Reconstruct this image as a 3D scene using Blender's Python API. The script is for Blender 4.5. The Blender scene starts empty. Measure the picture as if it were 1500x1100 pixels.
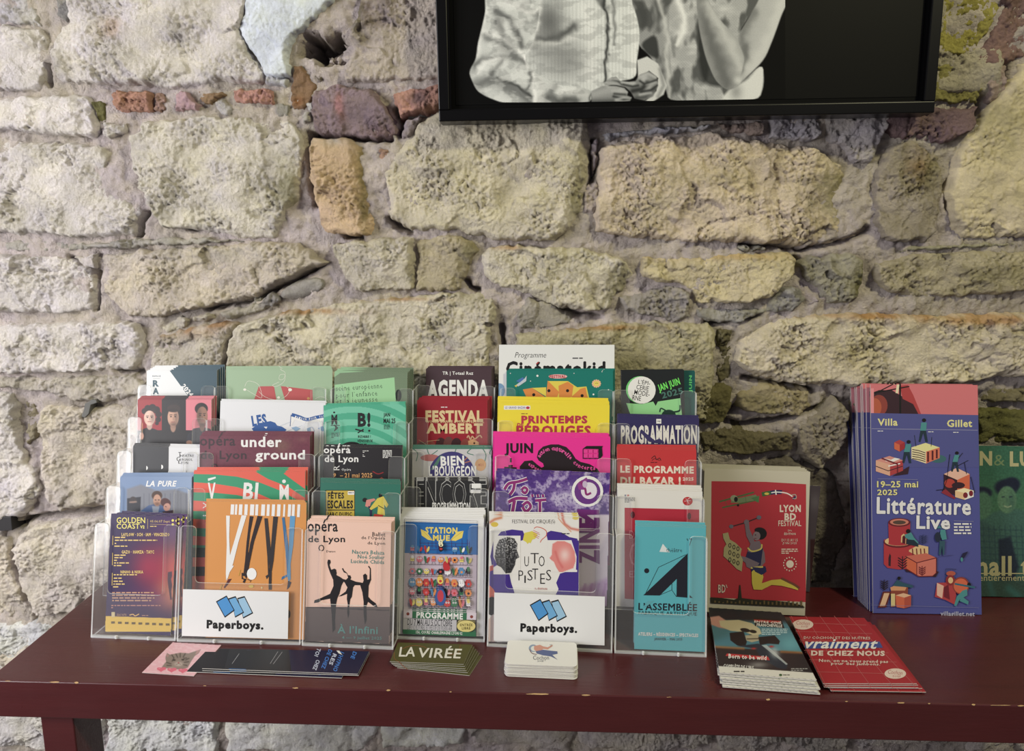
import bpy, math, random
import numpy as np
from mathutils import Vector, Matrix
sc = bpy.context.scene
col = sc.collection
# ---------------------------------------------------------------- camera, world, lights, exposure
F = 1080.0
PITCH = math.atan(1080 / 6000); YAW = math.atan(32 / 1080)
CAM = np.array([0.0, -1.14, 1.506]); TZ = 0.95
cam_d = bpy.data.cameras.new('camera'); cam = bpy.data.objects.new('camera', cam_d); col.objects.link(cam)
cam.location = CAM; cam.rotation_euler = (math.pi / 2 - PITCH, 0, YAW)
cam_d.sensor_width = 36; cam_d.lens = F / 1500 * 36; cam_d.clip_start = 0.02
sc.camera = cam
w = bpy.data.worlds.new('world'); sc.world = w; w.use_nodes = True
bg = w.node_tree.nodes['Background']; bg.inputs[0].default_value = (0.84, 0.79, 0.88, 1); bg.inputs[1].default_value = 0.22
def area(name, loc, to, size, sy, color, power):
    d = bpy.data.lights.new(name, 'AREA'); d.shape = 'RECTANGLE'; d.size = size; d.size_y = sy; d.color = color; d.energy = power
    o = bpy.data.objects.new(name, d); col.objects.link(o); o.location = loc
    o.rotation_euler = (Vector(to) - Vector(loc)).to_track_quat('-Z', 'Y').to_euler(); return o
area('window_light', (-1.85, -1.2, 1.66), (-0.2, 0, 1.15), 1.0, 1.3, (1.0, 0.975, 0.99), 48)
area('ceiling_lamp_light', (1.15, -1.25, 2.85), (0.3, 0, 1.35), 0.16, 0.16, (1.0, 0.94, 0.58), 28)
sc.view_settings.view_transform = 'Standard'; sc.view_settings.look = 'None'
sc.view_settings.gamma = 1; sc.view_settings.use_curve_mapping = False
sc.view_settings.exposure = 0.05
sc.cycles.transparent_max_bounces = 32
# ---------------------------------------------------------------- projection helpers
cp, sp, cy, sy_ = math.cos(PITCH), math.sin(PITCH), math.cos(YAW), math.sin(YAW)
FW = np.array([-sy_ * cp, cy * cp, -sp]); RT = np.array([cy, sy_, 0.0]); UP = np.cross(RT, FW)
def rays(px, py):
    px = np.asarray(px, float); py = np.asarray(py, float)
    return FW + ((px - 750) / F)[..., None] * RT - ((py - 550) / F)[..., None] * UP
def onplane(px, py, P, n):
    d = rays(px, py); n = np.asarray(n, float)
    t = np.dot(np.asarray(P, float) - CAM, n) / (d @ n)
    return CAM + d * t[..., None] if np.ndim(t) else CAM + d * t
def ontable(px, py, z=None): return onplane(px, py, (0, 0, TZ if z is None else z), (0, 0, 1))
WY = 0.032   # the wall's mean face
def onwall(px, py, y=None):
    y = WY if y is None else y
    return onplane(px, py, (0, y, 0), (0, 1, 0))
# ---------------------------------------------------------------- materials
def lin(c):
    c = np.asarray(c, float) / 255.0
    return np.where(c <= 0.04045, c / 12.92, ((c + 0.055) / 1.055) ** 2.4)
def rgba(c): return tuple(lin(c)) + (1,)
def mat(name, c=(200, 200, 200), rough=0.5, spec=0.5, attr=None, coat=0):
    m = bpy.data.materials.new(name); m.use_nodes = True; nt = m.node_tree; b = nt.nodes['Principled BSDF']
    b.inputs['Base Color'].default_value = rgba(c); b.inputs['Roughness'].default_value = rough
    b.inputs['Specular IOR Level'].default_value = spec; b.inputs['Coat Weight'].default_value = coat
    if attr:
        a = nt.nodes.new('ShaderNodeAttribute'); a.attribute_name = attr; nt.links.new(a.outputs['Color'], b.inputs['Base Color'])
    return m
def N(nt, t, **k):
    n = nt.nodes.new(t)
    for a, v in k.items():
        if a in n.inputs: n.inputs[a].default_value = v
        else: setattr(n, a, v)
    return n
def noise(nt, vec, scale, detail=4, rough=0.55, dist=0.0):
    n = N(nt, 'ShaderNodeTexNoise'); n.inputs['Scale'].default_value = scale; n.inputs['Detail'].default_value = detail
    n.inputs['Roughness'].default_value = rough; n.inputs['Distortion'].default_value = dist
    nt.links.new(vec, n.inputs['Vector']); return n.outputs['Fac']
def mth(nt, op, a, b=None):
    n = nt.nodes.new('ShaderNodeMath'); n.operation = op
    for i, v in enumerate((a, b)):
        if v is None: continue
        if isinstance(v, (int, float)): n.inputs[i].default_value = v
        else: nt.links.new(v, n.inputs[i])
    return n.outputs[0]
def rock(name, bump, vscale=1.0):
    m = mat(name, rough=0.9, spec=0.25, attr='tint'); nt = m.node_tree; L = nt.links; b = nt.nodes['Principled BSDF']
    tc = N(nt, 'ShaderNodeTexCoord').outputs['Object']
    a = [n for n in nt.nodes if n.type == 'ATTRIBUTE'][0].outputs['Color']
    big = noise(nt, tc, 11, 5, 0.6, 0.6); fine = noise(nt, tc, 260, 5, 0.7); mid = noise(nt, tc, 60, 4, 0.65)
    v = mth(nt, 'ADD', mth(nt, 'MULTIPLY', big, 0.36), mth(nt, 'ADD', mth(nt, 'MULTIPLY', fine, 0.42), mth(nt, 'MULTIPLY', mid, 0.40)))
    v = mth(nt, 'ADD', v, 0.47)
    mx = N(nt, 'ShaderNodeMix', data_type='RGBA', blend_type='MULTIPLY'); mx.inputs[0].default_value = 1
    L.new(a, mx.inputs[6]); cmb = N(nt, 'ShaderNodeCombineColor'); L.new(v, cmb.inputs[0]); L.new(v, cmb.inputs[1])
    L.new(mth(nt, 'MULTIPLY', v, mth(nt, 'ADD', mth(nt, 'MULTIPLY', noise(nt, tc, 24, 3), 0.45), 0.86)), cmb.inputs[2])
    L.new(cmb.outputs[0], mx.inputs[7]); L.new(mx.outputs[2], b.inputs['Base Color'])
    vo = N(nt, 'ShaderNodeTexVoronoi'); vo.inputs['Scale'].default_value = 150 * vscale; vo.feature = 'F1'
    ad = N(nt, 'ShaderNodeVectorMath', operation='ADD'); nn = N(nt, 'ShaderNodeTexNoise'); nn.inputs['Scale'].default_value = 90
    sc_ = N(nt, 'ShaderNodeVectorMath', operation='SCALE'); sc_.inputs['Scale'].default_value = 0.02
    L.new(tc, nn.inputs['Vector']); L.new(nn.outputs['Color'], sc_.inputs[0]); L.new(tc, ad.inputs[0]); L.new(sc_.outputs[0], ad.inputs[1]); L.new(ad.outputs[0], vo.inputs['Vector'])
    h = mth(nt, 'ADD', mth(nt, 'MULTIPLY', noise(nt, tc, 105, 8, 0.80, 0.0), 1.25), mth(nt, 'MULTIPLY', vo.outputs['Distance'], 0.30))
    bp = N(nt, 'ShaderNodeBump'); bp.inputs['Strength'].default_value = 1.0; bp.inputs['Distance'].default_value = bump
    L.new(h, bp.inputs['Height']); L.new(bp.outputs[0], b.inputs['Normal'])
    return m
M_ROCK = rock('chiselled_limestone', 0.0065); M_MORTAR = rock('lime_mortar', 0.0060, 1.5); M_PLASTER = rock('old_render', 0.003, 0.7)
M_PRINT = mat('printed_ink', rough=0.42, spec=0.35, attr='ink')
M_PHOTO = mat('photo_print_ink', rough=0.6, spec=0.06, attr='ink')
_paper = {}
def paper(c, rough=0.5):
    k = tuple(int(v) for v in c)
    if k not in _paper: _paper[k] = mat('paper_%02x%02x%02x' % k, c, rough, 0.35)
    return _paper[k]
def acrylic(name, haze, tr=0.99):
    m = bpy.data.materials.new(name); m.use_nodes = True; nt = m.node_tree; nt.nodes.clear(); L = nt.links
    o = N(nt, 'ShaderNodeOutputMaterial'); t = N(nt, 'ShaderNodeBsdfTransparent'); t.inputs[0].default_value = (tr, tr, tr, 1)
    g = N(nt, 'ShaderNodeBsdfGlossy'); g.inputs['Roughness'].default_value = 0.06
    d = N(nt, 'ShaderNodeBsdfDiffuse'); d.inputs[0].default_value = (0.85, 0.87, 0.88, 1)
    lw = N(nt, 'ShaderNodeLayerWeight'); lw.inputs[0].default_value = 0.5
    class f: outputs = [mth(nt, 'ADD', mth(nt, 'MULTIPLY', mth(nt, 'POWER', lw.outputs['Facing'], 4.0), 0.30), 0.025)]
    m1 = N(nt, 'ShaderNodeMixShader'); m2 = N(nt, 'ShaderNodeMixShader'); m1.inputs[0].default_value = haze
    L.new(t.outputs[0], m1.inputs[1]); L.new(d.outputs[0], m1.inputs[2]); L.new(f.outputs[0], m2.inputs[0])
    L.new(m1.outputs[0], m2.inputs[1]); L.new(g.outputs[0], m2.inputs[2]); L.new(m2.outputs[0], o.inputs[0]); return m
M_ACR = acrylic('clear_acrylic', 0.03); M_EDGE = acrylic('acrylic_cut_edge', 0.5)
def painted_wood():
    m = mat('maroon_painted_wood', (92, 28, 30), 0.3, 0.6); nt = m.node_tree; L = nt.links; b = nt.nodes['Principled BSDF']
    tc = N(nt, 'ShaderNodeTexCoord').outputs['Object']
    mp = N(nt, 'ShaderNodeMapping'); mp.inputs['Scale'].default_value = (1, 9, 9); L.new(tc, mp.inputs[0])
    f = noise(nt, mp.outputs[0], 7, 6, 0.6); r = N(nt, 'ShaderNodeValToRGB'); L.new(f, r.inputs[0])
    r.color_ramp.elements[0].color = rgba((64, 24, 27)); r.color_ramp.elements[1].color = rgba((79, 31, 33)); L.new(r.outputs[0], b.inputs['Base Color'])
    L.new(mth(nt, 'ADD', mth(nt, 'MULTIPLY', noise(nt, tc, 16, 5), 0.18), 0.22), b.inputs['Roughness'])
    bp = N(nt, 'ShaderNodeBump'); bp.inputs['Strength'].default_value = 0.25; bp.inputs['Distance'].default_value = 0.001
    L.new(noise(nt, mp.outputs[0], 30, 4), bp.inputs['Height']); L.new(bp.outputs[0], b.inputs['Normal']); return m
M_WOOD = painted_wood(); M_BARE = mat('bare_wood', (205, 170, 120), 0.7)
M_BLACK = mat('black_lacquer', (4, 4, 5), 0.3, 0.25); M_MATT = mat('black_mount', (4, 4, 5), 0.7, 0.08)
# ---------------------------------------------------------------- object helpers
def tag(o, label=None, cat=None, group=None, kind=None):
    if label: o['label'] = label
    if cat: o['category'] = cat
    if group: o['group'] = group
    if kind: o['kind'] = kind
    return o
def obj(name, verts, faces, mats, parent=None, midx=None, smooth=False):
    me = bpy.data.meshes.new(name); me.from_pydata([tuple(v) for v in verts], [], faces)
    for m in (mats if isinstance(mats, (list, tuple)) else [mats]): me.materials.append(m)
    if midx is not None: me.polygons.foreach_set('material_index', midx)
    if smooth: me.polygons.foreach_set('use_smooth', [True] * len(me.polygons))
    o = bpy.data.objects.new(name, me); col.objects.link(o)
    if parent: o.parent = parent
    return o
def empty(name, M=None, parent=None):
    o = bpy.data.objects.new(name, None); col.objects.link(o); o.empty_display_size = 0.02
    if M is not None: o.matrix_world = M
    if parent: o.parent = parent
    return o
def boxv(x0, y0, z0, x1, y1, z1):
    v = [(x0, y0, z0), (x1, y0, z0), (x1, y1, z0), (x0, y1, z0), (x0, y0, z1), (x1, y0, z1), (x1, y1, z1), (x0, y1, z1)]
    return v, [(0, 3, 2, 1), (4, 5, 6, 7), (0, 1, 5, 4), (1, 2, 6, 5), (2, 3, 7, 6), (3, 0, 4, 7)]
def bevel(o, wd, seg=2):
    m = o.modifiers.new('bevel', 'BEVEL'); m.width = wd; m.segments = seg; m.limit_method = 'ANGLE'; return o
def frame_matrix(r, u, n, o):
    return Matrix(((r[0], u[0], n[0], o[0]), (r[1], u[1], n[1], o[1]), (r[2], u[2], n[2], o[2]), (0, 0, 0, 1)))
def copy_tree(o, parent=None):
    c = o.copy(); col.objects.link(c)
    if parent: c.parent = parent
    for ch in list(o.children): copy_tree(ch, c)
    return c
# ---------------------------------------------------------------- numpy noise
def _h(ix, iy, s):
    n = (ix.astype(np.int64) * 374761393 + iy.astype(np.int64) * 668265263 + s * 1442695041) & 0xffffffff
    n = ((n ^ (n >> 13)) * 1274126177) & 0xffffffff
    return ((n ^ (n >> 16)) & 0xffff) / 65535.0
def gn(x, y, s=0):
    ix = np.floor(x); iy = np.floor(y); fx = x - ix; fy = y - iy
    u = fx * fx * fx * (fx * (fx * 6 - 15) + 10); v = fy * fy * fy * (fy * (fy * 6 - 15) + 10)
    def g(a, b):
        t = _h(ix + a, iy + b, s) * 6.2831853
        return np.cos(t) * (fx - a) + np.sin(t) * (fy - b)
    a = g(0, 0) * (1 - u) + g(1, 0) * u; b = g(0, 1) * (1 - u) + g(1, 1) * u
    return (a * (1 - v) + b * v) * 1.5
def fbm(x, y, s=0, o=4, k=0.5):
    r = 0; a = 1; 
    for i in range(o):
        r = r + a * gn(x, y, s + i * 17); x = x * 2.03 + 3.1; y = y * 2.03 - 1.7; a *= k
    return r
def ridge(x, y, s=0, o=3):
    r = 0; a = 1
    for i in range(o):
        r = r + a * (1 - 2.2 * np.abs(gn(x, y, s + i * 31))); x = x * 2.1 + 1.3; y = y * 2.1 + 7.7; a *= 0.5
    return r
def worley(x, y, s=0):
    ix = np.floor(x); iy = np.floor(y); best = np.full(x.shape, 9.0); val = np.zeros(x.shape); pl = np.zeros(x.shape)
    for a in (-1, 0, 1):
        for b in (-1, 0, 1):
            cx = ix + a; cy_ = iy + b; px_ = cx + _h(cx, cy_, s); py_ = cy_ + _h(cx, cy_, s + 7); dx = x - px_; dy = y - py_; d = dx * dx + dy * dy
            m = d < best; t = _h(cx, cy_, s + 13) * 6.28; k = _h(cx, cy_, s + 19) - .5
            best = np.where(m, d, best); pl = np.where(m, (dx * np.cos(t) + dy * np.sin(t)) * .7 + k, pl)
    return best, pl
def sdf(X, Y, poly):
    P = np.asarray(poly, float); n = len(P); d = np.full(X.shape, 1e18); ins = np.zeros(X.shape, bool)
    for i in range(n):
        a = P[i]; b = P[(i + 1) % n]; e = b - a; wx = X - a[0]; wy = Y - a[1]
        t = np.clip((wx * e[0] + wy * e[1]) / max(e @ e, 1e-12), 0, 1)
        d = np.minimum(d, (wx - t * e[0]) ** 2 + (wy - t * e[1]) ** 2)
        c = ((a[1] <= Y) & (b[1] > Y)) | ((b[1] <= Y) & (a[1] > Y))
        if a[1] != b[1]: ins ^= c & (X < a[0] + (Y - a[1]) / (b[1] - a[1]) * e[0])
    return np.where(ins, 1, -1) * np.sqrt(d)
def seg_d(X, Y, pts):
    d = np.full(X.shape, 1e9)
    for a, b in zip(pts[:-1], pts[1:]):
        a = np.asarray(a, float); b = np.asarray(b, float); e = b - a; wx = X - a[0]; wy = Y - a[1]
        t = np.clip((wx * e[0] + wy * e[1]) / max(e @ e, 1e-12), 0, 1)
        d = np.minimum(d, np.hypot(wx - t * e[0], wy - t * e[1]))
    return d
def fast_mesh(name, V, Q, colr, aname, mt):
    me = bpy.data.meshes.new(name); me.vertices.add(len(V)); me.vertices.foreach_set('co', V.astype(np.float32).ravel())
    me.loops.add(Q.size); me.loops.foreach_set('vertex_index', Q.astype(np.int32).ravel())
    me.polygons.add(len(Q)); me.polygons.foreach_set('loop_start', np.arange(0, Q.size, Q.shape[1], dtype=np.int32))
    me.polygons.foreach_set('use_smooth', np.ones(len(Q), bool))
    a = me.color_attributes.new(aname, 'FLOAT_COLOR', 'POINT'); c4 = np.ones((len(V), 4), np.float32); c4[:, :3] = colr
    a.data.foreach_set('color', c4.ravel()); me.materials.append(mt); me.update(calc_edges=True); return me
def grid_mesh(name, X, Z, Yv, keep, C, mt, aname='tint'):
    # heightfield on the wall; faces kept where all four corners are kept
    idx = np.arange(X.size).reshape(X.shape)
    k = keep[:-1, :-1] | keep[1:, :-1] | keep[:-1, 1:] | keep[1:, 1:]
    Q = np.stack([idx[:-1, :-1][k], idx[:-1, 1:][k], idx[1:, 1:][k], idx[1:, :-1][k]], -1)
    if not len(Q): return None
    used, inv = np.unique(Q, return_inverse=True); Q = inv.reshape(Q.shape)
    V = np.stack([X.ravel(), WY + Yv.ravel(), Z.ravel()], -1)[used]
    return fast_mesh(name, V, Q, C.reshape(-1, 3)[used], aname, mt)
# ---------------------------------------------------------------- the stone wall: every stone its own part on a recessed mortar bed
wall = empty('wall_back'); wall['kind'] = 'structure'
def w2(pts): P = onwall([p[0] for p in pts], [p[1] for p in pts]); return [(a[0], a[2]) for a in P]
# corners of the closely modelled field
DX0, DX1, DZ0, DZ1 = -1.02, 0.92, 0.56, 2.02
CRACKS = [[(198,345),(203,325),(212,312)], [(452,195),(454,260),(458,300)], [(570,320),(585,334),(600,336)], [(870,205),(868,260),(864,300)], [(456,197),(520,201),(570,203)],
 [(578,160),(586,180),(583,195)], [(588,174),(622,166),(640,158)], [(100,378),(128,392),(138,400),(136,450)], [(300,452),(360,440),(420,415),(470,388)], [(165,540),(200,547)], [(332,500),(328,540)],
 [(680,410),(688,420),(700,425)], [(820,452),(850,462),(880,465)], [(1040,473),(1110,462)], [(1094,553),(1130,562),(1150,565),(1195,572)], [(1070,610),(1090,590)], [(1090,360),(1140,358),(1180,366),(1250,352),(1275,335)],
 [(1170,380),(1160,400)], [(30,765),(90,756),(155,748)], [(0,775),(30,770)], [(1395,270),(1398,300)], [(1440,120),(1442,150),(1436,175)], [(1478,90),(1478,130),(1466,155)], [(735,478),(738,520),(735,600)],
 [(48,895),(55,930)], [(505,345),(525,348)], [(270,330),(290,335)], [(1040,610),(1085,625),(1160,612),(1230,590)], [(66,95),(68,120)]]
HOLES = [((472,68),(33,17),0.085), ((1020,600),(40,20),0.012), ((1215,700),(26,110),0.02), ((1150,800),(80,120),0.012)]
STONES = []
def S(poly, c=(196,180,146), p=0, R=9, t=(0, 0), cuts=(), st=(), m=None, name='stone', rough=1.0, warp=1.0): STONES.append((poly, c, p, R, t, cuts, st, m, name, rough, warp))
CR = (236,227,207); YC = (232,223,194); GR = (186,181,168); MV = (168,154,148); OL = (112,108,52); OC = (176,124,52); PK = (140,108,104); BR = (176,124,92)  # OL: olive that paints the lamp's yellow-green light onto the stones
def lift(c): return tuple(min(240, v * 1.1 + 4) for v in c)
def dull(c): l = sum(c) / 3; return tuple(min(240, (l + (v - l) * .66) * 1.2) for v in c)
# row 0
S([(-60,-60),(42,-60),(40,0),(56,20),(54,35),(30,34),(-60,27)], GR, -4)
S([(72,-20),(104,-20),(106,12),(92,32),(78,22)], (140,136,120), -8, 5)
S([(-60,34),(25,33),(56,37),(64,56),(65,78),(69,96),(64,130),(40,134),(-60,130)], CR, 2, cuts=[((60,40),(62,130),0.4)])
S([(106,-60),(360,-60),(365,0),(350,40),(372,80),(392,105),(380,124),(330,122),(262,130),(200,126),(90,122),(78,110),(72,82),(79,52),(96,30)], CR, 6, 11, st=[((165,40),(22,16),OC,.35),((260,60),(20,25),OL,.3),((90,100),(20,16),(150,140,110),.3)])
S([(356,-60),(505,-60),(490,0),(468,22),(440,45),(424,70),(420,92),(424,110),(405,116),(386,112),(372,82),(345,42),(358,0)], (186,192,190), 5, 7, m='P', name='render_patch', rough=.45)
S([(380,92),(392,96),(422,113),(420,128),(402,128),(385,122)], (186,186,176), 2, 5)
S([(508,40),(520,20),(540,-60),(632,-60),(700,-60),(700,180),(640,120),(600,118),(560,120),(505,118),(500,98),(512,70)], (184,170,148), 3, 10, st=[((545,20),(40,30),(120,104,100),.6),((520,20),(12,30),OL,.6)])
S([(470,92),(486,78),(506,74),(502,98),(490,118),(470,120),(450,112),(446,96)], (128,112,98), -10, 6, st=[((460,98),(18,16),OL,.8)])
S([(425,92),(440,90),(462,120),(460,140),(446,160),(425,165),(420,140)], (140,104,66), -6, 6, name='brick', st=[((436,148),(8,8),(150,90,30),.6)])
S([(447,150),(458,144),(458,160),(450,162)], (190,186,170), -2, 3); S([(440,164),(455,160),(457,178),(444,180)], (176,170,150), -2, 3)
# brick course
S([(161,133),(200,131),(222,132),(221,163),(180,165),(163,160)], (180,124,92), 0, 4, name='brick'); S([(223,134),(241,134),(243,162),(223,163)], (164,124,102), -3, 4, name='brick')
S([(250,131),(268,131),(294,152),(290,162),(252,163)], (180,140,130), -1, 4, name='brick'); S([(272,131),(320,131),(330,138),(305,152),(294,150)], (150,116,72), -5, 4, name='brick')
S([(336,130),(350,126),(398,130),(400,150),(345,153),(338,145)], (190,130,106), -1, 4, name='brick')
S([(312,150),(325,142),(340,155),(336,170),(318,170)], GR, -5, 4); S([(400,150),(425,150),(420,172),(402,172)], (150,145,125), -5, 4)
# row 1
S([(-60,140),(8,140),(118,136),(132,140),(138,160),(144,190),(140,201),(60,200),(20,190),(-60,192)], CR, 2, cuts=[((124,138),(142,196),.5)])
S([(150,180),(187,178),(180,193),(162,204),(146,199)], CR, -1, 6); S([(128,148),(144,144),(152,150),(150,180),(143,184)], OL, -10, 5)
S([(-60,210),(0,207),(60,205),(148,212),(160,225),(155,250),(172,280),(200,300),(210,308),(196,345),(130,350),(60,346),(-60,342)], CR, 3, cuts=[((145,225),(200,330),.35)], st=[((172,260),(24,40),OL,.55),((60,310),(50,30),GR,.5)])
S([(208,178),(250,172),(290,168),(350,172),(420,170),(438,190),(447,225),(442,272),(420,320),(400,350),(340,350),(280,337),(240,334),(214,300),(200,270),(192,235),(195,200)], YC, 8, 10, cuts=[((445,225),(398,338),.6)], st=[((420,280),(26,40),OL,.6)])
S([(455,202),(480,200),(512,202),(530,212),(540,260),(548,300),(546,345),(530,346),(475,342),(462,300),(453,260),(452,225)], (206,172,122), 6, 7, cuts=[((512,205),(530,345),.9)], st=[((532,260),(10,90),OL,.6),((490,205),(30,8),GR,.7)])
S([(534,214),(576,216),(572,238),(545,236)], (170,128,92), -8, 5, name='brick')
S([(455,140),(462,130),(498,122),(545,128),(560,148),(578,172),(583,196),(570,202),(535,200),(470,196),(455,190)], PK, 5, 6, st=[((498,155),(7,22),(210,150,140),.6),((560,195),(24,10),(90,50,50),.5)])
S([(576,136),(610,130),(638,122),(650,120),(650,155),(612,164),(585,171),(578,152)], (186,128,98), 3, 5, name='brick', st=[((615,145),(20,12),(90,80,84),.7)])
S([(586,178),(620,166),(618,176),(600,205),(584,203)], (160,145,140), -3, 5)
S([(560,253),(566,236),(582,218),(600,198),(618,175),(640,160),(700,150),(860,150),(864,185),(866,205),(866,240),(860,290),(845,328),(818,352),(735,354),(668,338),(601,338),(570,320)], (205,194,156), 9, 10, cuts=[((842,232),(815,352),.7),((640,160),(700,210),.0)], st=[((850,280),(16,50),OL,.5)])
S([(867,205),(876,204),(876,240),(868,262)], MV, -1, 3); S([(858,270),(877,262),(877,300),(870,316),(854,312)], (176,160,140), -3, 4)
S([(880,214),(905,206),(933,201),(1010,196),(1050,193),(1110,205),(1196,214),(1228,237),(1258,262),(1280,290),(1278,332),(1250,350),(1173,361),(1092,355),(1001,356),(930,350),(870,340),(867,318),(874,270)], (208,188,150), 9, 11, cuts=[((1190,215),(1175,360),.35)], st=[((1230,280),(40,45),OL,.7),((1040,260),(60,14),OL,.35),((960,300),(30,30),(190,186,130),.3)])
S([(880,196),(940,186),(1040,184),(1045,190),(1000,195),(930,199),(890,206)], (170,168,164), 0, 5); S([(1045,178),(1120,178),(1120,200),(1060,192)], (150,128,110), -3, 5)
S([(1124,150),(1205,150),(1204,204),(1160,206),(1128,200)], (165,158,152), -1, 7); S([(1208,150),(1300,150),(1305,185),(1290,215),(1275,242),(1258,240),(1235,215),(1210,204)], (160,152,142), 1, 7)
S([(1283,255),(1292,225),(1306,212),(1340,205),(1378,216),(1390,240),(1392,268),(1386,302),(1375,338),(1362,356),(1290,352),(1282,310)], (150,138,112), 3, 9, cuts=[((1340,205),(1345,355),.35)], st=[((1355,250),(25,35),OL,.5),((1345,240),(15,25),(150,116,76),.5)])
S([(1394,300),(1390,280),(1402,230),(1432,178),(1466,140),(1500,90),(1600,60),(1640,345),(1412,352),(1398,335)], (168,158,128), 4, 8, rough=.6, m='P', st=[((1470,180),(40,50),OL,.4)])
S([(1446,102),(1460,88),(1478,92),(1480,130),(1466,152),(1448,148)], (150,128,112), -1, 5)
S([(1372,-60),(1468,-60),(1466,10),(1452,48),(1424,78),(1386,84),(1372,86)], (150,140,50), -4, 6); S([(1372,94),(1402,86),(1430,104),(1442,126),(1438,150),(1366,150)], (140,132,60), -4, 6)  # yellow-green lamp light painted into the colours of both stones
S([(1470,-60),(1620,-60),(1600,50),(1500,84),(1480,94),(1450,96),(1430,98),(1422,84),(1452,54),(1468,12)], (124,92,82), 0, 7)
S([(1300,150),(1436,154),(1428,190),(1395,206),(1380,212),(1340,203),(1306,206),(1296,185)], (112,86,84), 0, 7)
# row 2
S([(-60,373),(0,372),(92,374),(130,396),(139,420),(135,456),(100,461),(-60,458)], CR, 3); S([(100,376),(120,372),(142,372),(141,397),(122,390)], (190,180,160), -1, 5)
S([(145,372),(200,365),(280,362),(400,352),(440,358),(466,374),(484,383),(420,412),(360,440),(300,451),(220,468),(186,465),(156,440),(141,410)], (200,186,156), 4, 9, st=[((300,372),(140,14),GR,.5)])
S([(0,350),(150,354),(240,346),(380,352),(300,358),(180,364),(60,370),(0,368)], (166,160,140), -2, 5)
ang = np.linspace(0, 2 * math.pi, 15)[:-1]
S([(442 + 36 * math.cos(a) * .95 + 15 * math.sin(a) * .3, 424 - 11 * math.cos(a) + 15 * math.sin(a)) for a in ang], (158,152,134), 2, 9, name='pebble', rough=.3, warp=.2)
S([(384,436),(398,428),(410,438),(400,450),(386,450)], (150,144,130), -4, 4); S([(366,436),(380,432),(384,450),(370,454)], (150,144,120), -6, 4)
S([(484,357),(530,350),(604,345),(608,380),(606,426),(520,426),(505,410),(491,378)], (196,186,154), 3, 7)
S([(609,352),(660,340),(694,350),(704,365),(690,390),(680,412),(676,428),(609,426)], (180,166,124), 4, 7, cuts=[((675,345),(660,428),.5)], st=[((690,365),(14,25),OL,.5)])
S([(703,370),(717,360),(750,357),(800,362),(857,363),(890,370),(920,384),(931,403),(926,420),(905,430),(893,455),(870,457),(817,452),(780,437),(733,421),(707,407)], (208,198,160), 8, 8, cuts=[((905,380),(868,455),.8)], st=[((910,420),(20,30),OL,.5),((745,362),(24,4),OC,.6)])
S([(940,375),(1010,377),(1074,371),(1155,368),(1168,380),(1160,410),(1133,437),(1092,447),(1019,444),(1014,424),(988,416),(950,412),(938,400)], (204,188,138), 6, 7, st=[((1060,375),(110,6),(190,150,60),.5)])
S([(942,427),(985,416),(1010,427),(1016,470),(980,472),(915,456),(908,436)], (158,150,134), 1, 7)
S([(1020,450),(1092,452),(1120,450),(1140,430),(1160,416),(1178,422),(1184,436),(1160,458),(1110,464),(1080,475),(1040,472),(1021,468)], (150,146,130), 1, 6)
S([(1170,387),(1185,375),(1250,370),(1266,380),(1268,410),(1260,435),(1240,449),(1212,446),(1196,424),(1180,408)], (152,146,118), 4, 7, cuts=[((1245,372),(1242,446),.5)], st=[((1258,410),(10,30),OL,.7)])
S([(1172,410),(1194,426),(1206,446),(1190,450),(1172,440)], MV, -3, 5)
S([(1285,387),(1330,372),(1500,365),(1640,360),(1640,425),(1500,428),(1420,436),(1340,440),(1300,430),(1283,410)], (166,154,116), 3, 8, st=[((1450,400),(60,20),OL,.35)])
S([(1290,356),(1365,360),(1412,356),(1500,354),(1500,362),(1330,369),(1290,376)], (150,144,110), -3, 4)
S([(1010,358),(1092,358),(1130,362),(1120,368),(1060,369),(1012,374)], (150,146,124), -2, 4)
# row 3
S([(-60,478),(0,475),(120,470),(200,472),(212,495),(208,530),(195,542),(160,545),(60,549),(-60,548)], CR, 5, 9, cuts=[((203,475),(190,542),.5)])
S([(225,485),(240,472),(262,463),(275,468),(270,480),(245,490)], (196,186,156), -1, 5); S([(277,462),(312,458),(313,470),(280,474)], (190,180,150), -1, 4); S([(318,455),(400,440),(410,450),(330,470)], (168,160,136), -3, 5)
S([(217,505),(225,495),(260,482),(300,474),(345,470),(347,476),(332,502),(328,540),(332,620),(225,620),(222,540)], (190,180,154), 3, 8, st=[((262,486),(45,10),OC,.7),((320,474),(25,8),OC,.7)])
S([(349,475),(420,455),(520,440),(640,430),(700,428),(728,432),(727,470),(722,505),(714,545),(710,620),(334,620),(331,545),(336,503)], (204,194,158), 5, 8, cuts=[((722,430),(700,600),.9)], st=[((430,456),(80,5),OC,.75),((560,438),(80,3),OC,.6)])
S([(756,470),(762,445),(772,434),(815,447),(842,462),(836,478),(800,480),(760,484)], (160,152,130), 0, 6)
S([(756,490),(800,481),(850,478),(900,474),(960,472),(1040,472),(1050,490),(1046,540),(1042,620),(756,620)], (180,170,124), 5, 7, st=[((880,480),(70,4),OC,.7)], cuts=[((1040,475),(1030,600),.5)])
S([(1050,480),(1075,482),(1078,520),(1070,560),(1052,565)], (110,102,62), -8, 7)
S([(1072,528),(1083,500),(1123,474),(1157,463),(1233,459),(1283,457),(1367,462),(1500,457),(1640,455),(1640,550),(1500,553),(1433,561),(1330,568),(1240,568),(1200,568),(1150,563),(1103,553)], (206,192,152), 10, 12, st=[((1290,462),(60,6),OC,.8),((1420,466),(90,10),OC,.7),((1185,462),(40,4),OC,.5),((1250,520),(30,30),(176,164,110),.4)])
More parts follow.
